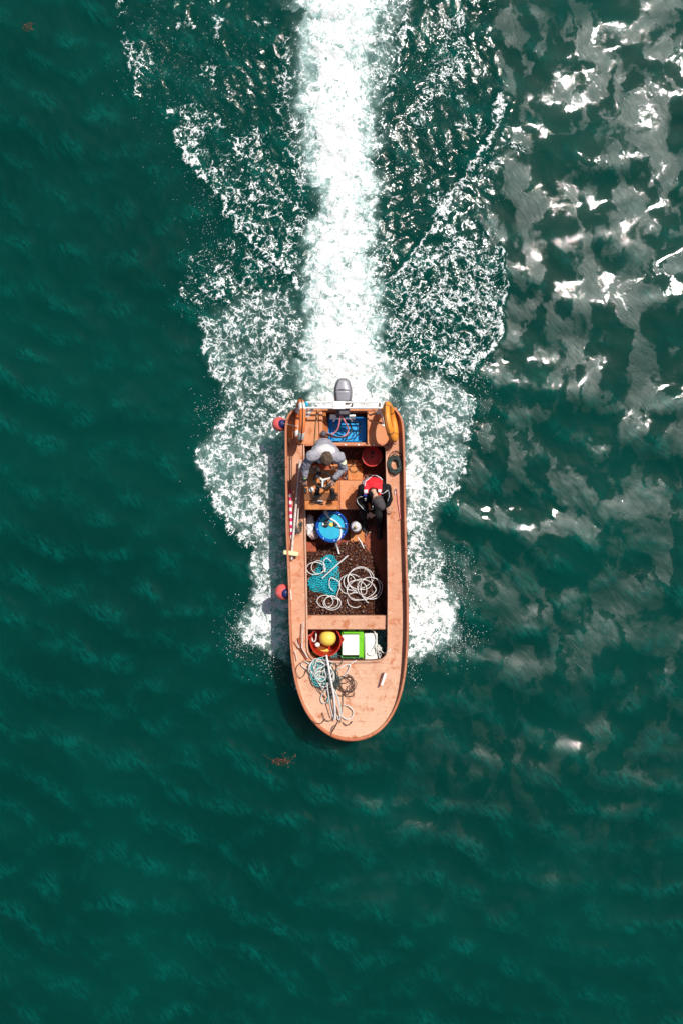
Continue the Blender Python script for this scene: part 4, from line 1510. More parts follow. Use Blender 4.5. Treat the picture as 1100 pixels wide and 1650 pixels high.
# ================================================================== WHITE HOSE COILS
pts = []
loops = [(560, 942, 13, 16), (567, 938, 14, 13), (581, 932, 21, 18), (579, 934, 19, 19), (574, 951, 16, 16), (582, 951, 23, 17), (594, 947, 18, 17), (598, 949, 18, 19), (572, 968, 13, 12)]
NP = 18
for k_ in range(len(loops) - 1):
    for s_ in range(NP):
        f = sstep(.55, 1.0, np.array(s_ / NP))
        A_, B_ = loops[k_], loops[k_ + 1]
        a0, b0, rx, ry = (float(A_[i] + (B_[i] - A_[i]) * f) for i in range(4))
        an = s_ / NP * 6.2832 + k_ * .0
        wob = 1 + .04 * math.sin(an * 3 + k_ * 2.1)
        pts.append(P(a0 + rx * wob * math.cos(an + .4), b0 - ry * wob * math.sin(an + .4), .325 + k_ * .009 + .015 * math.sin(an * 2 + k_)))
for an in np.linspace(.4, 5.4, 14):
    pts.append(P(572 + 13 * math.cos(an), 967 - 12 * math.sin(an), .345))
tag(MB().tube(catmull(pts, 4), .0066, 7).build('hose_coil', m_hose), 'large loose coil of white hose on the seaweed right of the net bag', 'hose', 'white hose on the seaweed')
pts = []
for k_, (a0, b0, rx, ry) in enumerate(((508, 916, 14, 10), (513, 914, 11, 10.5))):
    for an in np.linspace(0, 6.28, 16):
        pts.append(P(a0 + rx * math.cos(an), b0 - ry * math.sin(an), .40 + .012 * k_ + .02 * math.cos(an)))
pts += [P(524, 922, .44), P(521, 908, .45), P(526, 899, .44), P(534, 905, .42)]
tag(MB().tube(catmull(pts, 4), .0066, 7).build('hose_loop', m_hose), 'two thin white hose loops at the aft left edge of the net bag', 'hose', 'white hose on the seaweed')
pts = []
for k_, (a0, b0, rx, ry) in enumerate(((524, 969, 13, 10), (535, 972, 14, 11), (534, 970, 11, 10))):
    for an in np.linspace(.5, 6.9, 16):
        pts.append(P(a0 + rx * math.cos(an), b0 - ry * math.sin(an), .34 + .01 * k_))
pts += [P(544, 955, .40), P(548, 940, .41), P(533, 931, .43), P(531, 945, .42), P(537, 952, .42)]
tag(MB().tube(catmull(pts, 4), .0066, 7).build('hose_loop', m_hose), 'thin white hose loops at the forward edge of the net bag', 'hose', 'white hose on the seaweed')

# ================================================================== FORWARD LOCKER: RED TUB, CRATE, TRAY, NETTING
rt, c = pail('red_tub', 'round dark red tub holding a yellow ball, forward left in the well', 'tub', 524.5, 1033, FL + .002, .60, .21, .245, m_redtub)
MB().lathe(c, [(.214, .02), (.225, .05), (0, .06)], 30).build('tub_bottom', m_redtub, rt)
for an in (2.9, .1):
    MB().tube(catmull([c + Vector((.255 * math.cos(an - .2), .255 * math.sin(an - .2), .43)), c + Vector((.29 * math.cos(an), .29 * math.sin(an), .45)), c + Vector((.255 * math.cos(an + .2), .255 * math.sin(an + .2), .43))], 5), .012, 7).build('tub_handle', m_redtub, rt)
by = thing('yellow_buoy', 'smooth yellow ball buoy lying in the dark red tub', 'buoy', P(528, 1028, .35))
MB().ball(P(528, 1028, .50), .138, 30).build('buoy_shell', m_yellow, by)
MB().lathe(P(535, 1036, .41), [(.03, 0), (.025, .03), (0, .035)], 12).build('buoy_eye', m_yellow, by)
tag(MB().ball(P(511.5, 1039, .50), (.045, .04, .038), 14).build('small_float', m_greenw), 'small white float beside the yellow ball in the red tub', 'float')
pts = []
for i in range(40):
    an = i * .52
    pts.append(P(506 + 3.6 * math.cos(an) + rnd.uniform(-.6, .6), 1025 + 9 * math.sin(an) + rnd.uniform(-1, 1), .44 + .001 * i))
tag(MB().tube(catmull(pts, 4), .008, 6).build('rope_hank', m_rope), 'pale rope hank inside the red tub left of the yellow ball', 'rope')
tag(MB().lathe(P(517, 1056, .26), [(.10, 0), (.16, .04), (.165, .06), (0, .065)], 24).build('yellow_basin', m_yellow), 'yellow basin showing under the forward side of the red tub', 'basin')

gc = thing('green_crate', 'lime green crate with white panel in the forward well beside the red tub', 'crate', P(568, 1037, FL))
a = P(549.5, 1061, .55)
b = P(585.5, 1013, .55)
cxx, cyy = (a.x + b.x) / 2, (a.y + b.y) / 2
W_, L_ = b.x - a.x, b.y - a.y
open_box(550, 1014.5, 585.5, 1061, FL + .002, .54, .014, 'crate_body', m_green, gc)
MB().box((b.x - .045, cyy, .552), (.07, L_ - .03, .03)).build('crate_side', m_green, gc, bevel=.008)
MB().box((cxx - .02, b.y - .045, .550), (W_ - .10, .075, .03)).build('crate_end', m_green, gc, bevel=.008)
for k_ in (-1, 1):
    MB().box((cxx - .02 + k_ * .09, b.y - .03, .566), (.045, .03, .006)).build('crate_slot', m_black, gc, bevel=.003)
MB().box((cxx - .03, cyy - .02, .556), (W_ - .09, L_ - .15, .03)).build('crate_lid', m_greenw, gc, bevel=.012)
mb = MB()
for i in range(16):
    q_ = P(552 + i * 2.1, 1060 + rnd.uniform(-1, 1), .56)
    mb.ball(q_, (.02, .013, .012), 6)
mb.build('weed_fringe', M('green_weed', (.03, .14, .06), .7, .4), gc)
wt = thing('white_tray', 'white foam tray between the green crate and the teal netting', 'tray', P(597, 1040, .30))
MB().box(P(597, 1041, .50), (.215, .43, .10), .02).build('tray_body', m_greenw, wt, bevel=.016)
MB().box(P(596.6, 1041, .556), (.17, .37, .012), .02).build('tray_lid', m_greenw, wt, bevel=.005)
# teal netting heap in the corner
mb = MB()
for i in range(520):
    px, py = rnd.uniform(586, 621), rnd.uniform(1014, 1063)
    if px < 607 and 1019 < py < 1062:
        continue
    if px < 600 and rnd.random() < .6:
        continue
    q_ = P(px, py, .30 + .12 * rnd.random())
    an = rnd.uniform(0, 6.28)
    mb.tube([q_, q_ + Vector((.035 * math.cos(an), .035 * math.sin(an), .012)), q_ + Vector((.06 * math.cos(an + .6), .06 * math.sin(an + .6), 0))], .006, 4)
o = mb.build('netting_heap', m_greennet)
tag(o, 'heap of faded teal netting in the forward right corner of the well', 'netting', None, 'stuff')
MBn = MB()
for i in range(110):
    q_ = P(rnd.uniform(546, 552), rnd.uniform(1016, 1062), .30 + .05 * rnd.random())
    an = rnd.uniform(0, 6.28)
    MBn.tube([q_, q_ + Vector((.05 * math.cos(an), .05 * math.sin(an), .01))], .007, 4)
for i in range(120):
    q_ = P(rnd.uniform(532, 552), rnd.uniform(1052, 1064), .32 + .05 * rnd.random())
    an = rnd.uniform(0, 6.28)
    MBn.tube([q_, q_ + Vector((.05 * math.cos(an), .05 * math.sin(an), .01))], .007, 4)
tag(MBn.build('netting_strip', m_greennet), 'grey green netting squeezed between the red tub and the green crate', 'netting', None, 'stuff')
pts = [P(598, 1014, .58), P(604, 1020, .60), P(606, 1034, .60), P(600, 1046, .60), P(592, 1053, .59), P(600, 1056, .59), P(606, 1050, .6), P(604, 1040, .61), P(608, 1048, .6), P(611, 1060, .58),
       P(614, 1050, .60), P(611, 1044, .62), P(617, 1052, .66), P(624, 1051, .80), P(629, 1045, .78)]
tag(MB().tube(catmull(pts, 7), .009, 6).build('white_line', m_rope), 'white line tangled over the white tray and up over the coaming', 'rope')
pts = [P(611 + 3 * math.cos(i * 1.1), 1043 + 5 * math.sin(i * 1.3) + i * .3, .60 + .02 * math.sin(i)) for i in range(18)]
tag(MB().tube(catmull(pts, 4), .009, 6).build('white_line', m_rope), 'small knotted bunch of white line on the teal netting', 'rope')

# ================================================================== ROPES ON THE FOREDECK
def scribble(n, c, rx, ry, seed, z0, dz, drift=(0, 0)):
    r_ = random.Random(seed)
    pts = []
    a = r_.uniform(0, 6)
    ox, oy = 0, 0
    for i in range(n):
        a += r_.uniform(.55, .95)
        if i % 8 == 0:
            ox, oy = r_.uniform(-.35, .35) * rx, r_.uniform(-.35, .35) * ry
        k = r_.uniform(.55, 1.0)
        pts.append(PD(c[0] + ox + rx * k * math.cos(a) + drift[0] * i / n, c[1] + oy + ry * k * math.sin(a) + drift[1] * i / n, z0 + dz * r_.random()))
    return pts
tag(MB().tube(catmull(scribble(90, (515, 1078), 14, 17, 4, .03, .10, (6, 14)), 5), .0078, 6).build('rope_pile', m_tealrope), 'teal rope heaped on the foredeck among white rope', 'rope', 'ropes piled on the foredeck')
tag(MB().tube(catmull(scribble(120, (514, 1076), 16, 19, 8, .03, .13, (10, 14)), 5), .0078, 6).build('rope_pile', m_rope), 'white rope heaped on the foredeck over teal rope', 'rope', 'ropes piled on the foredeck')
tag(MB().tube(catmull(scribble(70, (528, 1088), 12, 20, 15, .03, .12, (8, 12)), 5), .0075, 6).build('rope_pile', m_darkrope), 'dark green line heaped in the middle of the foredeck ropes', 'rope', 'ropes piled on the foredeck')
tag(MB().tube(catmull(scribble(52, (556, 1098), 15, 17, 22, .02, .05, (2, 14)), 6), .0055, 6).build('brown_rope', m_brownrope), 'thin brown cord in loose loops right of the foredeck rope pile', 'cord', 'ropes piled on the foredeck')
# long strands from the pile to the bow
mb = MB()
for k_, (x0, y0, x1, y1, bend) in enumerate(((528, 1062, 539, 1160, 1), (531, 1095, 541, 1158, 2), (534, 1105, 548, 1158, 4), (538, 1110, 550, 1155, 3), (527, 1100, 536, 1155, -1))):
    q_ = [PD(x0 + (x1 - x0) * f + bend * math.sin(f * 3.14), y0 + (y1 - y0) * f, .20 - .13 * f + .01 * k_) for f in np.linspace(0, 1, 9)]
    mb.tube(catmull(q_, 3), .0088, 6)
tag(mb.build('rope_bundle', m_rope), 'bundle of long white rope strands running from the pile to the bow', 'rope', 'ropes piled on the foredeck')
tag(MB().tube(catmull([PD(526, 1056, .16), PD(528, 1066, .22), PD(533, 1095, .24), PD(538, 1122, .20), PD(540, 1150, .12), PD(538, 1160, .05)], 6), .0155, 8).build('thick_rope', m_hose), 'thick white rope stretched straight over the rope pile towards the bow', 'rope', 'ropes piled on the foredeck')
for lab, mat, r_, q_ in (
        ('white rope loop at the bow end of the rope bundle, open to the right', m_rope, .0085, [(552, 1136), (562, 1138), (569, 1147), (566, 1156), (558, 1159), (550, 1155), (546, 1160), (543, 1152)]),
        ('dark cord loop left of the rope pile near the rail', m_brownrope, .006, [(502, 1066), (490, 1066), (480, 1072), (477, 1082), (483, 1092), (490, 1088), (495, 1076), (503, 1068)]),
        ('white rope loop at the aft left of the rope pile', m_rope, .008, [(503, 1078), (495, 1078), (487, 1073), (486, 1069), (492, 1066), (500, 1072), (505, 1080)]),
        ('white rope loop over the coaming beside the red tub', m_rope, .008, [(508, 1066), (512, 1061), (519, 1060), (521, 1066), (517, 1071), (510, 1072), (506, 1068)]),
        ('white rope loop left of the stretched thick rope', m_rope, .008, [(528, 1113), (520, 1118), (517, 1127), (521, 1133), (528, 1130)]),
        ('small teal rope loop under the stretched thick rope', m_tealrope, .009, [(532, 1120), (528, 1126), (528, 1132), (532, 1130), (533, 1122)]),
        ('short spliced white rope end lying beside the coaming', m_rope, .0095, [(542, 1079), (549, 1076), (556, 1072), (563, 1071), (562, 1078), (555, 1088), (545, 1095), (541, 1105)]),
        ('frayed white rope end reaching to the forward coaming', m_rope, .008, [(560, 1073), (566, 1069), (574, 1064)]),
        ('thin dark cord dangling over the left bow edge', m_brownrope, .006, [(519, 1148), (523, 1158), (530, 1162), (536, 1158)]),
        ('thin dark cord curve at the left of the bow', m_brownrope, .007, [(500, 1156), (508, 1165), (518, 1165), (524, 1158)]),
        ('thin brown cord end hanging at the tip of the rope bundle', m_brownrope, .006, [(546, 1160), (540, 1172), (535, 1180), (533, 1186), (536, 1172), (541, 1168)]),
        ('short brown cord curve right of the bow loop', m_brownrope, .007, [(552, 1164), (557, 1168), (563, 1167), (567, 1162)]),
        ('grey cord loop over the forward coaming', m_darkrope, .006, [(535, 1064), (541, 1057), (548, 1057), (551, 1064), (548, 1071), (541, 1073)]),
        ('long dark cord running down the left of the rope pile', m_brownrope, .007, [(506, 1096), (512, 1110), (519, 1119), (525, 1124)]),
        ('olive cord running straight beside the white strands', m_brownrope, .006, [(552, 1117), (552, 1135), (550, 1152), (548, 1165)])):
    pts = [PD(a, b, .02 + .035 * abs(math.sin(i * 1.3))) for i, (a, b) in enumerate(q_)]
    tag(MB().tube(catmull(pts, 7), r_, 6).build('rope_loop', mat), lab, 'rope', 'ropes piled on the foredeck')

# ================================================================== TOOLS ON THE CONSOLE
def glove(label, px, py, z, rz):
    c = P(px, py, z)
    t_ = thing('work_glove', label, 'glove', c - Vector((0, 0, .02)), 'work gloves on the console')
    mb = MB()
    q = Matrix.Rotation(rz, 3, 'Z')
    mb.ball(c, (.042, .052, .02), 12, q=q.to_quaternion())
    for i, (fx, ln) in enumerate(((-.033, .055), (-.012, .068), (.010, .064), (.031, .05))):
        a = c + q @ Vector((fx, -.035, 0))
        b2 = c + q @ Vector((fx * 1.35, -.035 - ln * .6, .008))
        e = c + q @ Vector((fx * 1.45, -.035 - ln, -.004))
        mb.cap(a, b2, .012, .011, 8)
        mb.cap(b2, e, .011, .009, 8)
    mb.cap(c + q @ Vector((.03, .0, 0)), c + q @ Vector((.066, -.03, 0)), .013, .010, 8)
    mb.cap(c + q @ Vector((0, .03, 0)), c + q @ Vector((0, .065, 0)), .034, .036, 10)
    link('glove_shell', remesh(mb, .0045, 2), m_neo, t_)
    MB().lathe(c + q @ Vector((0, .068, 0)), [(.037, -.01), (.039, .0), (.037, .01)], 16, axis=q @ Vector((0, 1, 0))).build('cuff', m_black, t_)
glove('black work glove on the left of the console front edge, fingers spread', 511, 795.5, 1.215, -.15)
glove('black work glove on the right of the console front edge', 536.5, 796.5, 1.215, .12)
pl_ = thing('pliers', 'black handled pliers lying on the low shelf below the console', 'pliers', P(514, 810, 1.06))
for s_ in (-1, 1):
    MB().tube(catmull([P(508, 809, 1.065), P(512, 810 + s_ * .8, 1.065), P(521, 811 + s_ * 1.8, 1.065)], 5), .009, 7).build('plier_handle', m_black, pl_)
MB().tube([P(508.5, 809, 1.066), P(503.5, 808.3, 1.066)], [.011, .004], 7).build('plier_jaw', m_alu, pl_)
tag(MB().box(P(515.5, 807, 1.066), (.10, .016, .012), R(-4)).build('knife', m_alu), 'small steel knife lying beside the pliers on the console shelf', 'knife')
from mathutils import noise as mnoise
# ================================================================== PEOPLE
def hand(mb, wr, d, n, curl=.5, s=1.0, thumb=1):
    """palm and five separate fingers; d points along the hand, n out of the back of the hand"""
    d = d.normalized()
    n = (n - d * n.dot(d)).normalized()
    sx_ = d.cross(n)
    pc = wr + d * .045 * s
    q = Matrix((sx_, d, n)).transposed().to_quaternion()
    mb.ball(pc, (.040 * s, .050 * s, .016 * s), 14, q=q)
    mb.cap(wr - d * .03 * s, wr + d * .02 * s, .026 * s, .027 * s, 10)
    for i, (fx, ln) in enumerate(((-.030, .066), (-.0105, .076), (.0105, .072), (.030, .056))):
        a = pc + sx_ * fx * s + d * .034 * s
        ang = curl * .55
        dd = (d * math.cos(ang) - n * math.sin(ang) + sx_ * fx * 2.2).normalized()
        b = a + dd * ln * .45 * s
        ang2 = curl * 1.25
        d2 = (d * math.cos(ang2) - n * math.sin(ang2) + sx_ * fx * 1.5).normalized()
        c = b + d2 * ln * .32 * s
        ang3 = curl * 1.9
        d3 = (d * math.cos(ang3) - n * math.sin(ang3)).normalized()
        e = c + d3 * ln * .26 * s
        mb.cap(a - dd * .012, b, .0095 * s, .0088 * s, 8)
        mb.cap(b, c, .0088 * s, .0080 * s, 8)
        mb.cap(c, e, .0080 * s, .0070 * s, 8)
    ta = pc - d * .020 * s + sx_ * thumb * .030 * s
    tb_ = ta + (d * .55 + sx_ * thumb * .75 - n * .25).normalized() * .038 * s
    tc = tb_ + (d * .85 + sx_ * thumb * .25 - n * .35).normalized() * .030 * s
    mb.cap(ta, tb_, .0125 * s, .0105 * s, 8)
    mb.cap(tb_, tc, .0105 * s, .0085 * s, 8)


def head(mb, c, up, fwd, s=1.0):
    """skull with brow, nose, ears, jaw, lips; up = crown, fwd = face"""
    up = up.normalized()
    fwd = (fwd - up * fwd.dot(up)).normalized()
    rt_ = fwd.cross(up)
    q = Matrix((rt_, fwd, up)).transposed().to_quaternion()
    mb.ball(c + up * .02 * s, (.074 * s, .094 * s, .092 * s), 20, q=q)
    mb.ball(c + fwd * .035 * s - up * .055 * s, (.052 * s, .058 * s, .062 * s), 16, q=q)
    mb.cap(c + fwd * .092 * s + up * .01 * s, c + fwd * .112 * s - up * .028 * s, .010 * s, .015 * s, 8)
    for k in (-1, 1):
        mb.ball(c + rt_ * k * .076 * s - up * .008 * s, (.010 * s, .020 * s, .032 * s), 10, q=q)
        mb.ball(c + rt_ * k * .030 * s + fwd * .082 * s + up * .026 * s, (.024 * s, .012 * s, .009 * s), 8, q=q)
    mb.ball(c + fwd * .092 * s - up * .060 * s, (.024 * s, .010 * s, .009 * s), 8, q=q)
    return rt_, fwd, up, q


def eyes(c, rt_, fwd, up, s, parent):
    for k in (-1, 1):
        e = c + rt_ * k * .030 * s + fwd * .086 * s + up * .010 * s
        eye = MB().ball(e, .0115 * s, 10).build('eye', m_reflect, parent)
        MB().ball(e + fwd * .0075 * s, .006 * s, 8).build('iris', m_hair, eye)


# ---------------------------------------------------------------- helmsman
hm = thing('person', 'person with short brown hair in a grey jacket, bent over the steering wheel', 'person', P(522, 735, FL))
pel = P(522, 722, 1.02)
chest = P(523, 728, 1.44)
neck = P(524.5, 729.5, 1.66)
hc = P(526.5, 738.5, 1.79)
shl = P(501.5, 735, 1.63)
shr = P(547, 737, 1.63)
ell = P(492, 752, 1.45)
elr = P(553.5, 754, 1.46)
wrl = P(491.5, 771, 1.33)
wrr = P(538.5, 772, 1.41)
up = Vector((.02, -.32, .95))
fwd = Vector((.02, -.92, -.38))
body = MB()
hr = head(body, hc, up, fwd, 1.06)
body.cap(neck, hc - Vector((0, 0, .03)), .058, .055, 14)
body.cap(pel, chest, .13, .14, 16)
body.cap(chest, neck - Vector((0, 0, .06)), .13, .07, 16)
for sh, el, wr in ((shl, ell, wrl), (shr, elr, wrr)):
    body.cap(chest + Vector((0, 0, .08)), sh, .08, .06, 12)
    body.cap(sh, el, .052, .043, 12)
    body.cap(el, wr, .042, .027, 12)
hand(body, wrl + (wrl - ell).normalized() * .02, Vector((-.05, -.75, -.6)), Vector((0, -.5, 1)), .55, 1.05, 1)
hand(body, wrr + (wrr - elr).normalized() * .02, Vector((-.55, -.75, -.3)), Vector((.1, -.3, 1)), .95, 1.05, -1)
kn = []
for k, (kx, ky, ax_, ay_) in enumerate(((513, 731, 512, 729), (533, 732, 534, 729))):
    hp_ = pel + Vector((-.09 if k == 0 else .09, -.02, -.04))
    knee = P(kx, ky, .60)
    ank = P(ax_, ay_, FL + .08)
    kn.append((hp_, knee, ank))
    body.cap(hp_, knee, .085, .058, 14)
    body.cap(knee, ank, .055, .038, 12)
    body.cap(ank - Vector((0, 0, .03)), ank + Vector((0, -.15, -.05)), .035, .03, 10)
bo = link('body', remesh(body, .0062, 3), m_skin, hm)
eyes(hc, hr[0], hr[1], hr[2], 1.06, bo)
# hair
hb = MB()
hb.ball(hc + hr[2] * .035 - hr[1] * .012, (.086, .104, .092), 20, q=hr[3])
rr_ = random.Random(3)
for i in range(260):
    th_ = rr_.uniform(0, 1.35)
    ph_ = rr_.uniform(0, 6.28)
    dn = hr[3] @ Vector((math.sin(th_) * math.cos(ph_), math.sin(th_) * math.sin(ph_), math.cos(th_)))
    b0 = hc + hr[2] * .035 - hr[1] * .012 + hr[3] @ Vector((.083 * math.sin(th_) * math.cos(ph_), .101 * math.sin(th_) * math.sin(ph_), .089 * math.cos(th_)))
    tn_ = dn.cross(Vector((rr_.uniform(-1, 1), rr_.uniform(-1, 1), rr_.uniform(-1, 1)))).normalized()
    hb.tube([b0, b0 + dn * .012 + tn_ * .012, b0 + dn * .008 + tn_ * .03], [.007, .006, .002], 4)
hb.build('hair', m_hair, hm, smooth=False)
# jacket
jk = MB()
jk.cap(pel - Vector((0, 0, .03)), chest, .165, .178, 18)
jk.ball(P(523.5, 729, 1.53), (.225, .15, .16), 20)
jk.cap(chest, neck - Vector((0, .0, .07)), .165, .11, 16)
for sh, el, wr in ((shl, ell, wrl), (shr, elr, wrr)):
    jk.cap(P(523.5, 730, 1.57), sh, .115, .088, 14)
    jk.cap(sh, el, .078, .062, 14)
    jk.cap(el, wr, .060, .042, 14)
me = remesh(jk, .009, 4)
for v in me.vertices:
    c_ = v.co
    v.co += v.normal * (.012 * mnoise.noise(c_ * 13) + .007 * mnoise.noise(Vector((c_.x * 34, c_.y * 20, c_.z * 26))))
link('jacket', me, m_greyfab, hm)
# pale hood lying round the neck
hd_ = MB()
hd_.ball(P(524, 727.5, 1.65), (.165, .105, .075), 18)
hd_.cap(P(510, 735, 1.62), P(515, 744, 1.58), .05, .03, 12)
hd_.cap(P(538, 735, 1.62), P(539, 744, 1.58), .05, .03, 12)
hd_.ball(P(524.5, 724, 1.63), (.11, .085, .06), 16)
link('hood', remesh(hd_, .009, 4), m_palefab, hm)
for i, (wr, el) in enumerate(((wrl, ell), (wrr, elr))):
    dd = (wr - el).normalized()
    cf = MB().lathe(wr, [(.040, -.02), (.046, -.01), (.046, .012), (.036, .018)], 18, axis=dd).build('cuff', m_black, hm)
    if i == 0:
        MB().box(wr + Vector((0, -.0, .046)), (.035, .028, .012)).build('watch_face', M('watch_green', (.3, .42, .1), .3), cf, bevel=.004)
MB().lathe(shr.lerp(elr, .45) + Vector((.035, .0, .062)), [(.045, -.004), (.045, .004), (.03, .008), (0, .009)], 20, axis=Vector((.45, .1, .85))).build('arm_badge', M('pale_yellow_badge', (.75, .72, .45), .6), hm)
tr = MB()
for hp_, knee, ank in kn:
    tr.cap(hp_, knee, .108, .078, 14)
    tr.cap(knee, ank + Vector((0, 0, .03)), .074, .058, 14)
link('trousers', remesh(tr, .010, 4), m_neo, hm)
for hp_, knee, ank in kn:
    sh_ = MB()
    sh_.cap(ank + Vector((0, .03, -.02)), ank + Vector((0, -.16, -.035)), .048, .042, 12)
    sh_.cap(ank + Vector((0, 0, -.02)), ank + Vector((0, 0, .05)), .052, .055, 12)
    link('boot', remesh(sh_, .008, 3), m_black, hm)
# leather straps bunched in front of the helmsman
pts = [P(505 + 7 * math.cos(i * .9) + rnd.uniform(-2, 2), 757 + 4.5 * math.sin(i * 1.3) + rnd.uniform(-1, 1), 1.225 + .02 * math.sin(i)) for i in range(20)]
tag(MB().tube(catmull(pts, 4), .014, 6).build('strap_bunch', M('tan_strap', (.55, .33, .22), .7, .3, 14, .003)), 'bunched tan straps on the console in front of the person in grey', 'strap')

# ---------------------------------------------------------------- seated person in black and red
sp = thing('person', 'seated person in black jacket with red back panel and charcoal beanie, head bowed', 'person', P(602, 800, FL))
pel = P(603, 786, .59)
chest = P(602, 785, .88)
neck = P(601.5, 792, 1.04)
hc = P(607.5, 806, 1.05)
shl = P(584, 788, .98)
shr = P(622, 788, .98)
ell = P(578.5, 810, .74)
elr = P(626, 803, .88)
wrl = P(590.5, 824.5, .70)
wrr = P(624.5, 813.5, .84)
up = Vector((.48, -.78, .30))
fwd = Vector((.10, -.22, -.97))
body = MB()
hr = head(body, hc, up, fwd, 1.05)
body.cap(neck, hc - up.normalized() * .04, .056, .055, 14)
body.cap(pel, chest, .13, .135, 16)
body.cap(chest, neck - Vector((0, 0, .05)), .13, .07, 16)
for sh, el, wr in ((shl, ell, wrl), (shr, elr, wrr)):
    body.cap(chest + Vector((0, -.02, .06)), sh, .08, .06, 12)
    body.cap(sh, el, .052, .043, 12)
    body.cap(el, wr, .042, .027, 12)
hand(body, wrl + (wrl - ell).normalized() * .02, Vector((.75, -.6, -.2)), Vector((.1, -.2, 1)), .9, 1.05, 1)
hand(body, wrr + (wrr - elr).normalized() * .02, Vector((.22, -.85, -.25)), Vector((.1, 0, 1)), .5, 1.05, -1)
kn = []
for k, (kx, ky, ax_, ay_) in enumerate(((586, 826, 586.5, 838), (610, 829, 611, 849))):
    hp_ = pel + Vector((-.10 if k == 0 else .09, -.03, -.02))
    knee = P(kx, ky, .62)
    ank = P(ax_, ay_, FL + .09)
    kn.append((hp_, knee, ank))
    body.cap(hp_, knee, .085, .058, 14)
    body.cap(knee, ank, .055, .038, 12)
    body.cap(ank - Vector((0, 0, .03)), ank + Vector((0, -.15, -.05)), .035, .03, 10)
bo = link('body', remesh(body, .0062, 3), m_skin, sp)
eyes(hc, hr[0], hr[1], hr[2], 1.05, bo)
bn = MB()
bn.ball(hc + hr[2] * .035 - hr[1] * .006, (.090, .106, .110), 20, q=hr[3])
bn.ball(hc + hr[2] * .085, (.078, .090, .105), 18, q=hr[3])
me = remesh(bn, .006, 3)
# cut the beanie off above the ears
bm = bmesh.new()
bm.from_mesh(me)
pl0 = hc - hr[2] * .012
bmesh.ops.bisect_plane(bm, geom=bm.verts[:] + bm.edges[:] + bm.faces[:], plane_co=pl0, plane_no=hr[2], clear_inner=True)
bm.to_mesh(me)
bm.free()
bea = link('beanie', me, m_beanie, sp)
so = bea.modifiers.new('thickness', 'SOLIDIFY')
so.thickness = .006
MB().lathe(pl0 + hr[2] * .008, [(.001, 0)], 3) if False else None
MB().tube([pl0 + hr[2] * .012 + hr[3] @ Vector((.092 * math.cos(a), .108 * math.sin(a), 0)) for a in np.linspace(0, 6.2832, 37)[:-1]], .009, 8, closed=True).build('beanie_brim', m_beanie, bea)
hb = MB()
for i in range(46):
    a = -math.pi / 2 + rr_.uniform(-1.2, 1.2)
    b0 = pl0 + hr[3] @ Vector((.080 * math.cos(a), .096 * math.sin(a), .01))
    hb.tube([b0, b0 - hr[2] * .022, b0 - hr[2] * .034 - hr[1] * .006], [.006, .005, .002], 4)
hb.build('hair', m_hair, sp, smooth=False)
# black jacket
jk = MB()
jk.cap(pel - Vector((0, 0, .02)), chest, .165, .170, 18)
jk.ball(P(602, 786, .93), (.205, .150, .14), 20)
jk.cap(chest, neck - Vector((0, .02, .045)), .16, .098, 16)
for sh, el, wr in ((shl, ell, wrl), (shr, elr, wrr)):
    jk.cap(P(602, 787, .95), sh, .105, .086, 14)
    jk.cap(sh, el, .080, .064, 14)
    jk.cap(el, wr, .062, .042, 14)
me = remesh(jk, .009, 4)
for v in me.vertices:
    c_ = v.co
    v.co += v.normal * (.012 * mnoise.noise(c_ * 13) + .007 * mnoise.noise(Vector((c_.x * 34, c_.y * 20, c_.z * 26))))
jo = link('jacket', me, m_neo, sp)
# collar roll
MB().tube([neck + Vector((.082 * math.cos(a), .02 + .075 * math.sin(a), -.005 + .02 * math.sin(a))) for a in np.linspace(0, 6.2832, 25)[:-1]], .024, 10, closed=True).build('collar', m_neo, sp)
# red panel over the upper back: shell wrapped over the shoulders, with piping and a grey corner
bvh_src = jo
from mathutils.bvhtree import BVHTree
off = OFF[jo.name]
bv = BVHTree.FromPolygons([v.co + off for v in me.vertices], [tuple(p.vertices) for p in me.polygons])


def drape(pxpts, lift, res, name, mat, parent):
    """a patch of cloth laid on the jacket from above"""
    poly = [(P(a, b, 1.0).x, P(a, b, 1.0).y) for a, b in pxpts]
    x0, x1 = min(p[0] for p in poly), max(p[0] for p in poly)
    y0, y1 = min(p[1] for p in poly), max(p[1] for p in poly)
    nx_ = max(2, int((x1 - x0) / res))
    ny_ = max(2, int((y1 - y0) / res))
    vs, fs, idx = [], [], {}
    for i in range(nx_ + 1):
        for j in range(ny_ + 1):
            x = x0 + (x1 - x0) * i / nx_
            y = y0 + (y1 - y0) * j / ny_
            if not in_poly(x, y, poly):
                continue
            hit = bv.ray_cast(Vector((x, y, 2)), Vector((0, 0, -1)))
            if hit[0] is None:
                continue
            idx[(i, j)] = len(vs)
            vs.append(tuple(hit[0] + hit[1] * lift))
    for (i, j), a in idx.items():
        q_ = [idx.get((i + 1, j)), idx.get((i + 1, j + 1)), idx.get((i, j + 1))]
        if None not in q_:
            fs.append((a, *q_))
    o = MB().add(vs, fs).build(name, mat, parent)
    so = o.modifiers.new('thickness', 'SOLIDIFY')
    so.thickness = .014
    so.offset = -.2
    return o


def lay(pxpts, lift, r_, name, mat, parent):
    pts = []
    for p in catmull([Vector((a, b, 0)) for a, b in pxpts], 5):
        w_ = P(p.x, p.y, .98)
        hit = bv.ray_cast(Vector((w_.x, w_.y, 2)), Vector((0, 0, -1)))
        if hit[0] is not None:
            pts.append(hit[0] + hit[1] * lift)
    if len(pts) > 2:
        MB().tube(pts, r_, 6).build(name, mat, parent)


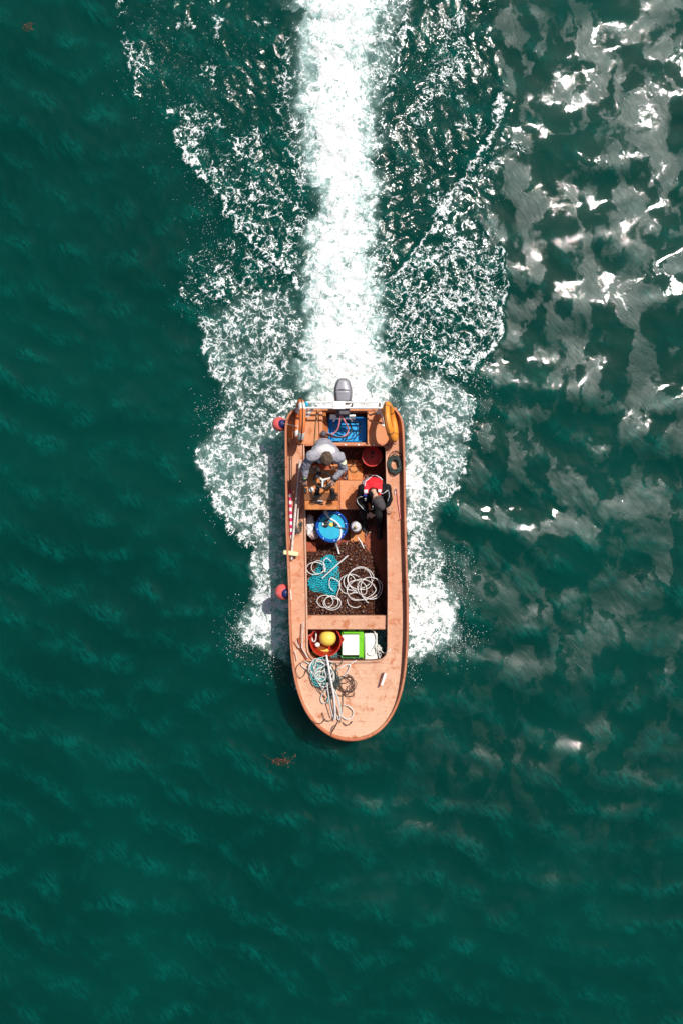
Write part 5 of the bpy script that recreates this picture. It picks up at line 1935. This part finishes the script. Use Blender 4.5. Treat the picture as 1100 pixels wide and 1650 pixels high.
vest = drape([(600, 769.5), (611, 772), (615.5, 778), (615, 790), (613, 796), (608, 796), (606, 788), (600, 786), (594, 789), (592, 797), (586, 796), (585.5, 784), (588, 777)], .020, .006, 'back_panel', m_red, sp)
drape([(583, 775), (590, 770.5), (597, 769), (594, 774), (588, 778), (585.5, 784), (583.5, 780)], .021, .006, 'shoulder_patch', m_greyfab, vest)
lay([(583, 774), (591, 769.4), (600, 767.6), (609, 770), (615, 775.5)], .024, .0075, 'piping', m_reflect, vest)
lay([(586.5, 784), (589, 778), (594, 774.5), (598, 770.5)], .026, .0055, 'piping', m_reflect, vest)
lay([(599.5, 770), (599.5, 779), (599, 787)], .026, .003, 'back_seam', m_redtub, vest)
for sx_, midm in ((588.5, m_bluefab), (610, m_red)):
    for (y0, y1, mt) in ((788.5, 793.2, m_reflect), (794.8, 798.0, midm), (800.2, 805, m_reflect)):
        drape([(sx_ - 2.8, y0), (sx_ + 2.8, y0), (sx_ + 2.8, y1), (sx_ - 2.8, y1)], .030, .0045, 'shoulder_strap', mt, vest)
lay([(584.5, 799.5), (579, 800.5), (575.5, 804), (577, 810), (582, 816), (588, 822)], .008, .005, 'sleeve_piping', m_reflect, sp)
lay([(613.5, 795), (618, 794), (622, 791), (624.5, 790)], .008, .0055, 'sleeve_piping', m_reflect, sp)
lay([(624.8, 792), (626, 799), (624.5, 807)], .008, .005, 'sleeve_piping', m_reflect, sp)
tr = MB()
for hp_, knee, ank in kn:
    tr.cap(hp_, knee, .112, .082, 14)
    tr.cap(knee, ank + Vector((0, 0, .03)), .076, .060, 14)
link('trousers', remesh(tr, .010, 4), m_neo, sp)
for hp_, knee, ank in kn:
    sh_ = MB()
    sh_.cap(ank + Vector((0, .03, -.03)), ank + Vector((0, -.17, -.04)), .05, .044, 12)
    sh_.cap(ank + Vector((0, 0, -.02)), ank + Vector((0, 0, .07)), .054, .058, 12)
    link('boot', remesh(sh_, .008, 3), m_black, sp)
tl = thing('hand_tool', 'orange handled tool held by the seated person', 'tool', P(594.5, 816, .66))
MB().cap(P(594, 812, .68), P(594.5, 821, .67), .022, .020, 10).build('tool_handle', m_orange, tl)
MB().tube([P(599.5, 815, .68), P(600, 819, .68), P(597.5, 822, .68)], .007, 6).build('tool_tip', m_white, tl)

# ================================================================== FLOATING WEED AND SPRAY
def weed(label, px, py, n, sx_, sy_, seed):
    r_ = np.random.RandomState(seed)
    vs, fs, tn = [], [], []
    for i in range(n):
        p = P(px + r_.normal(0, sx_), py + r_.normal(0, sy_) + .0, .035 + r_.uniform(-.02, .03))
        a = r_.uniform(0, 6.28)
        L = r_.uniform(.02, .05)
        d = Vector((math.cos(a), math.sin(a), r_.normal(0, .2)))
        s_ = Vector((-math.sin(a), math.cos(a), 0)) * r_.uniform(.003, .006)
        o = len(vs)
        vs += [p - s_, p + s_, p + d * L + s_ * .3, p + d * L - s_ * .3]
        fs.append((o, o + 1, o + 2, o + 3))
        tn += [min(1, abs(r_.normal(.42, .14)))] * 4
    tag(leaf_object('floating_seaweed', vs, fs, tn, m_kelp), label, 'seaweed', None, 'stuff')
weed('clump of floating brown seaweed below the bow', 452, 1226, 90, 11, 4.5, 1)
weed('small clump of floating brown seaweed in the top left corner of the sea', 45, 43, 50, 5, 3, 2)

rs = np.random.RandomState(21)
vs, fs = [], []
ico = [(0, 0, 1), (.894, 0, .447), (.276, .851, .447), (-.724, .526, .447), (-.724, -.526, .447), (.276, -.851, .447),
       (.724, .526, -.447), (-.276, .851, -.447), (-.894, 0, -.447), (-.276, -.851, -.447), (.724, -.526, -.447), (0, 0, -1)]
icf = [(0, 1, 2), (0, 2, 3), (0, 3, 4), (0, 4, 5), (0, 5, 1), (1, 6, 2), (2, 7, 3), (3, 8, 4), (4, 9, 5), (5, 10, 1),
       (2, 6, 7), (3, 7, 8), (4, 8, 9), (5, 9, 10), (1, 10, 6), (6, 11, 7), (7, 11, 8), (8, 11, 9), (9, 11, 10), (10, 11, 6)]


def spray(px, py, sx_, sy_, n, ang=0.0, zmax=.25, rmax=.011):
    for i in range(n):
        a, b = rs.normal(0, sx_), rs.normal(0, sy_)
        x = px + a * math.cos(ang) - b * math.sin(ang)
        y = py + a * math.sin(ang) + b * math.cos(ang)
        if 459 < x < 657 and y > 650 and y < 1195:
            continue
        p = P(x, y, .03 + abs(rs.normal(0, zmax / 2)))
        r_ = rmax * .62 * rs.uniform(.3, 1) ** 1.6
        o = len(vs)
        for v in ico:
            vs.append((p.x + v[0] * r_, p.y + v[1] * r_ * rs.uniform(.8, 1.3), p.z + v[2] * r_))
        fs.extend((f[0] + o, f[1] + o, f[2] + o) for f in icf)


spray(400, 1010, 22, 26, 420)
spray(385, 1035, 16, 12, 140)
spray(440, 1065, 16, 14, 160)
spray(470, 1095, 6, 20, 60)
spray(725, 1030, 20, 20, 420)
spray(740, 940, 12, 30, 330)
spray(715, 905, 10, 18, 150)
spray(755, 1020, 18, 14, 70)
spray(665, 1075, 8, 14, 110)
spray(340, 790, 10, 40, 90)
spray(345, 690, 18, 30, 150)
spray(365, 655, 26, 10, 100)
spray(345, 430, 30, 26, 260, 0, .1, .009)
spray(335, 330, 14, 40, 130, 0, .1, .009)
spray(330, 490, 30, 18, 150, 0, .1, .009)
spray(770, 600, 14, 22, 170)
spray(790, 420, 12, 40, 220, 0, .1, .009)
spray(780, 640, 10, 40, 110)
spray(560, 600, 70, 26, 380, 0, .4, .012)
spray(550, 450, 62, 90, 600, 0, .25, .012)
spray(550, 200, 62, 130, 600, 0, .2, .012)
spray(240, 90, 24, 40, 300, 0, .08, .008)
spray(320, 150, 60, 60, 600, 0, .08, .008)
spray(420, 100, 50, 70, 380, 0, .08, .008)
spray(380, 280, 50, 60, 420, 0, .08, .008)
spray(700, 130, 50, 70, 700, 0, .08, .008)
spray(690, 280, 50, 60, 420, 0, .08, .008)
me = bpy.data.meshes.new('spray')
me.from_pydata(vs, [], fs)
m_drop = NT('spray_drops')
m_drop = m_drop.done(m_drop.pbr(Base_Color=(.90, .92, .93), Roughness=.6, Specular_IOR_Level=.2))
tag(link('spray', me, m_drop), 'fine white spray droplets thrown up along the bow waves and wake', 'spray', None, 'stuff')
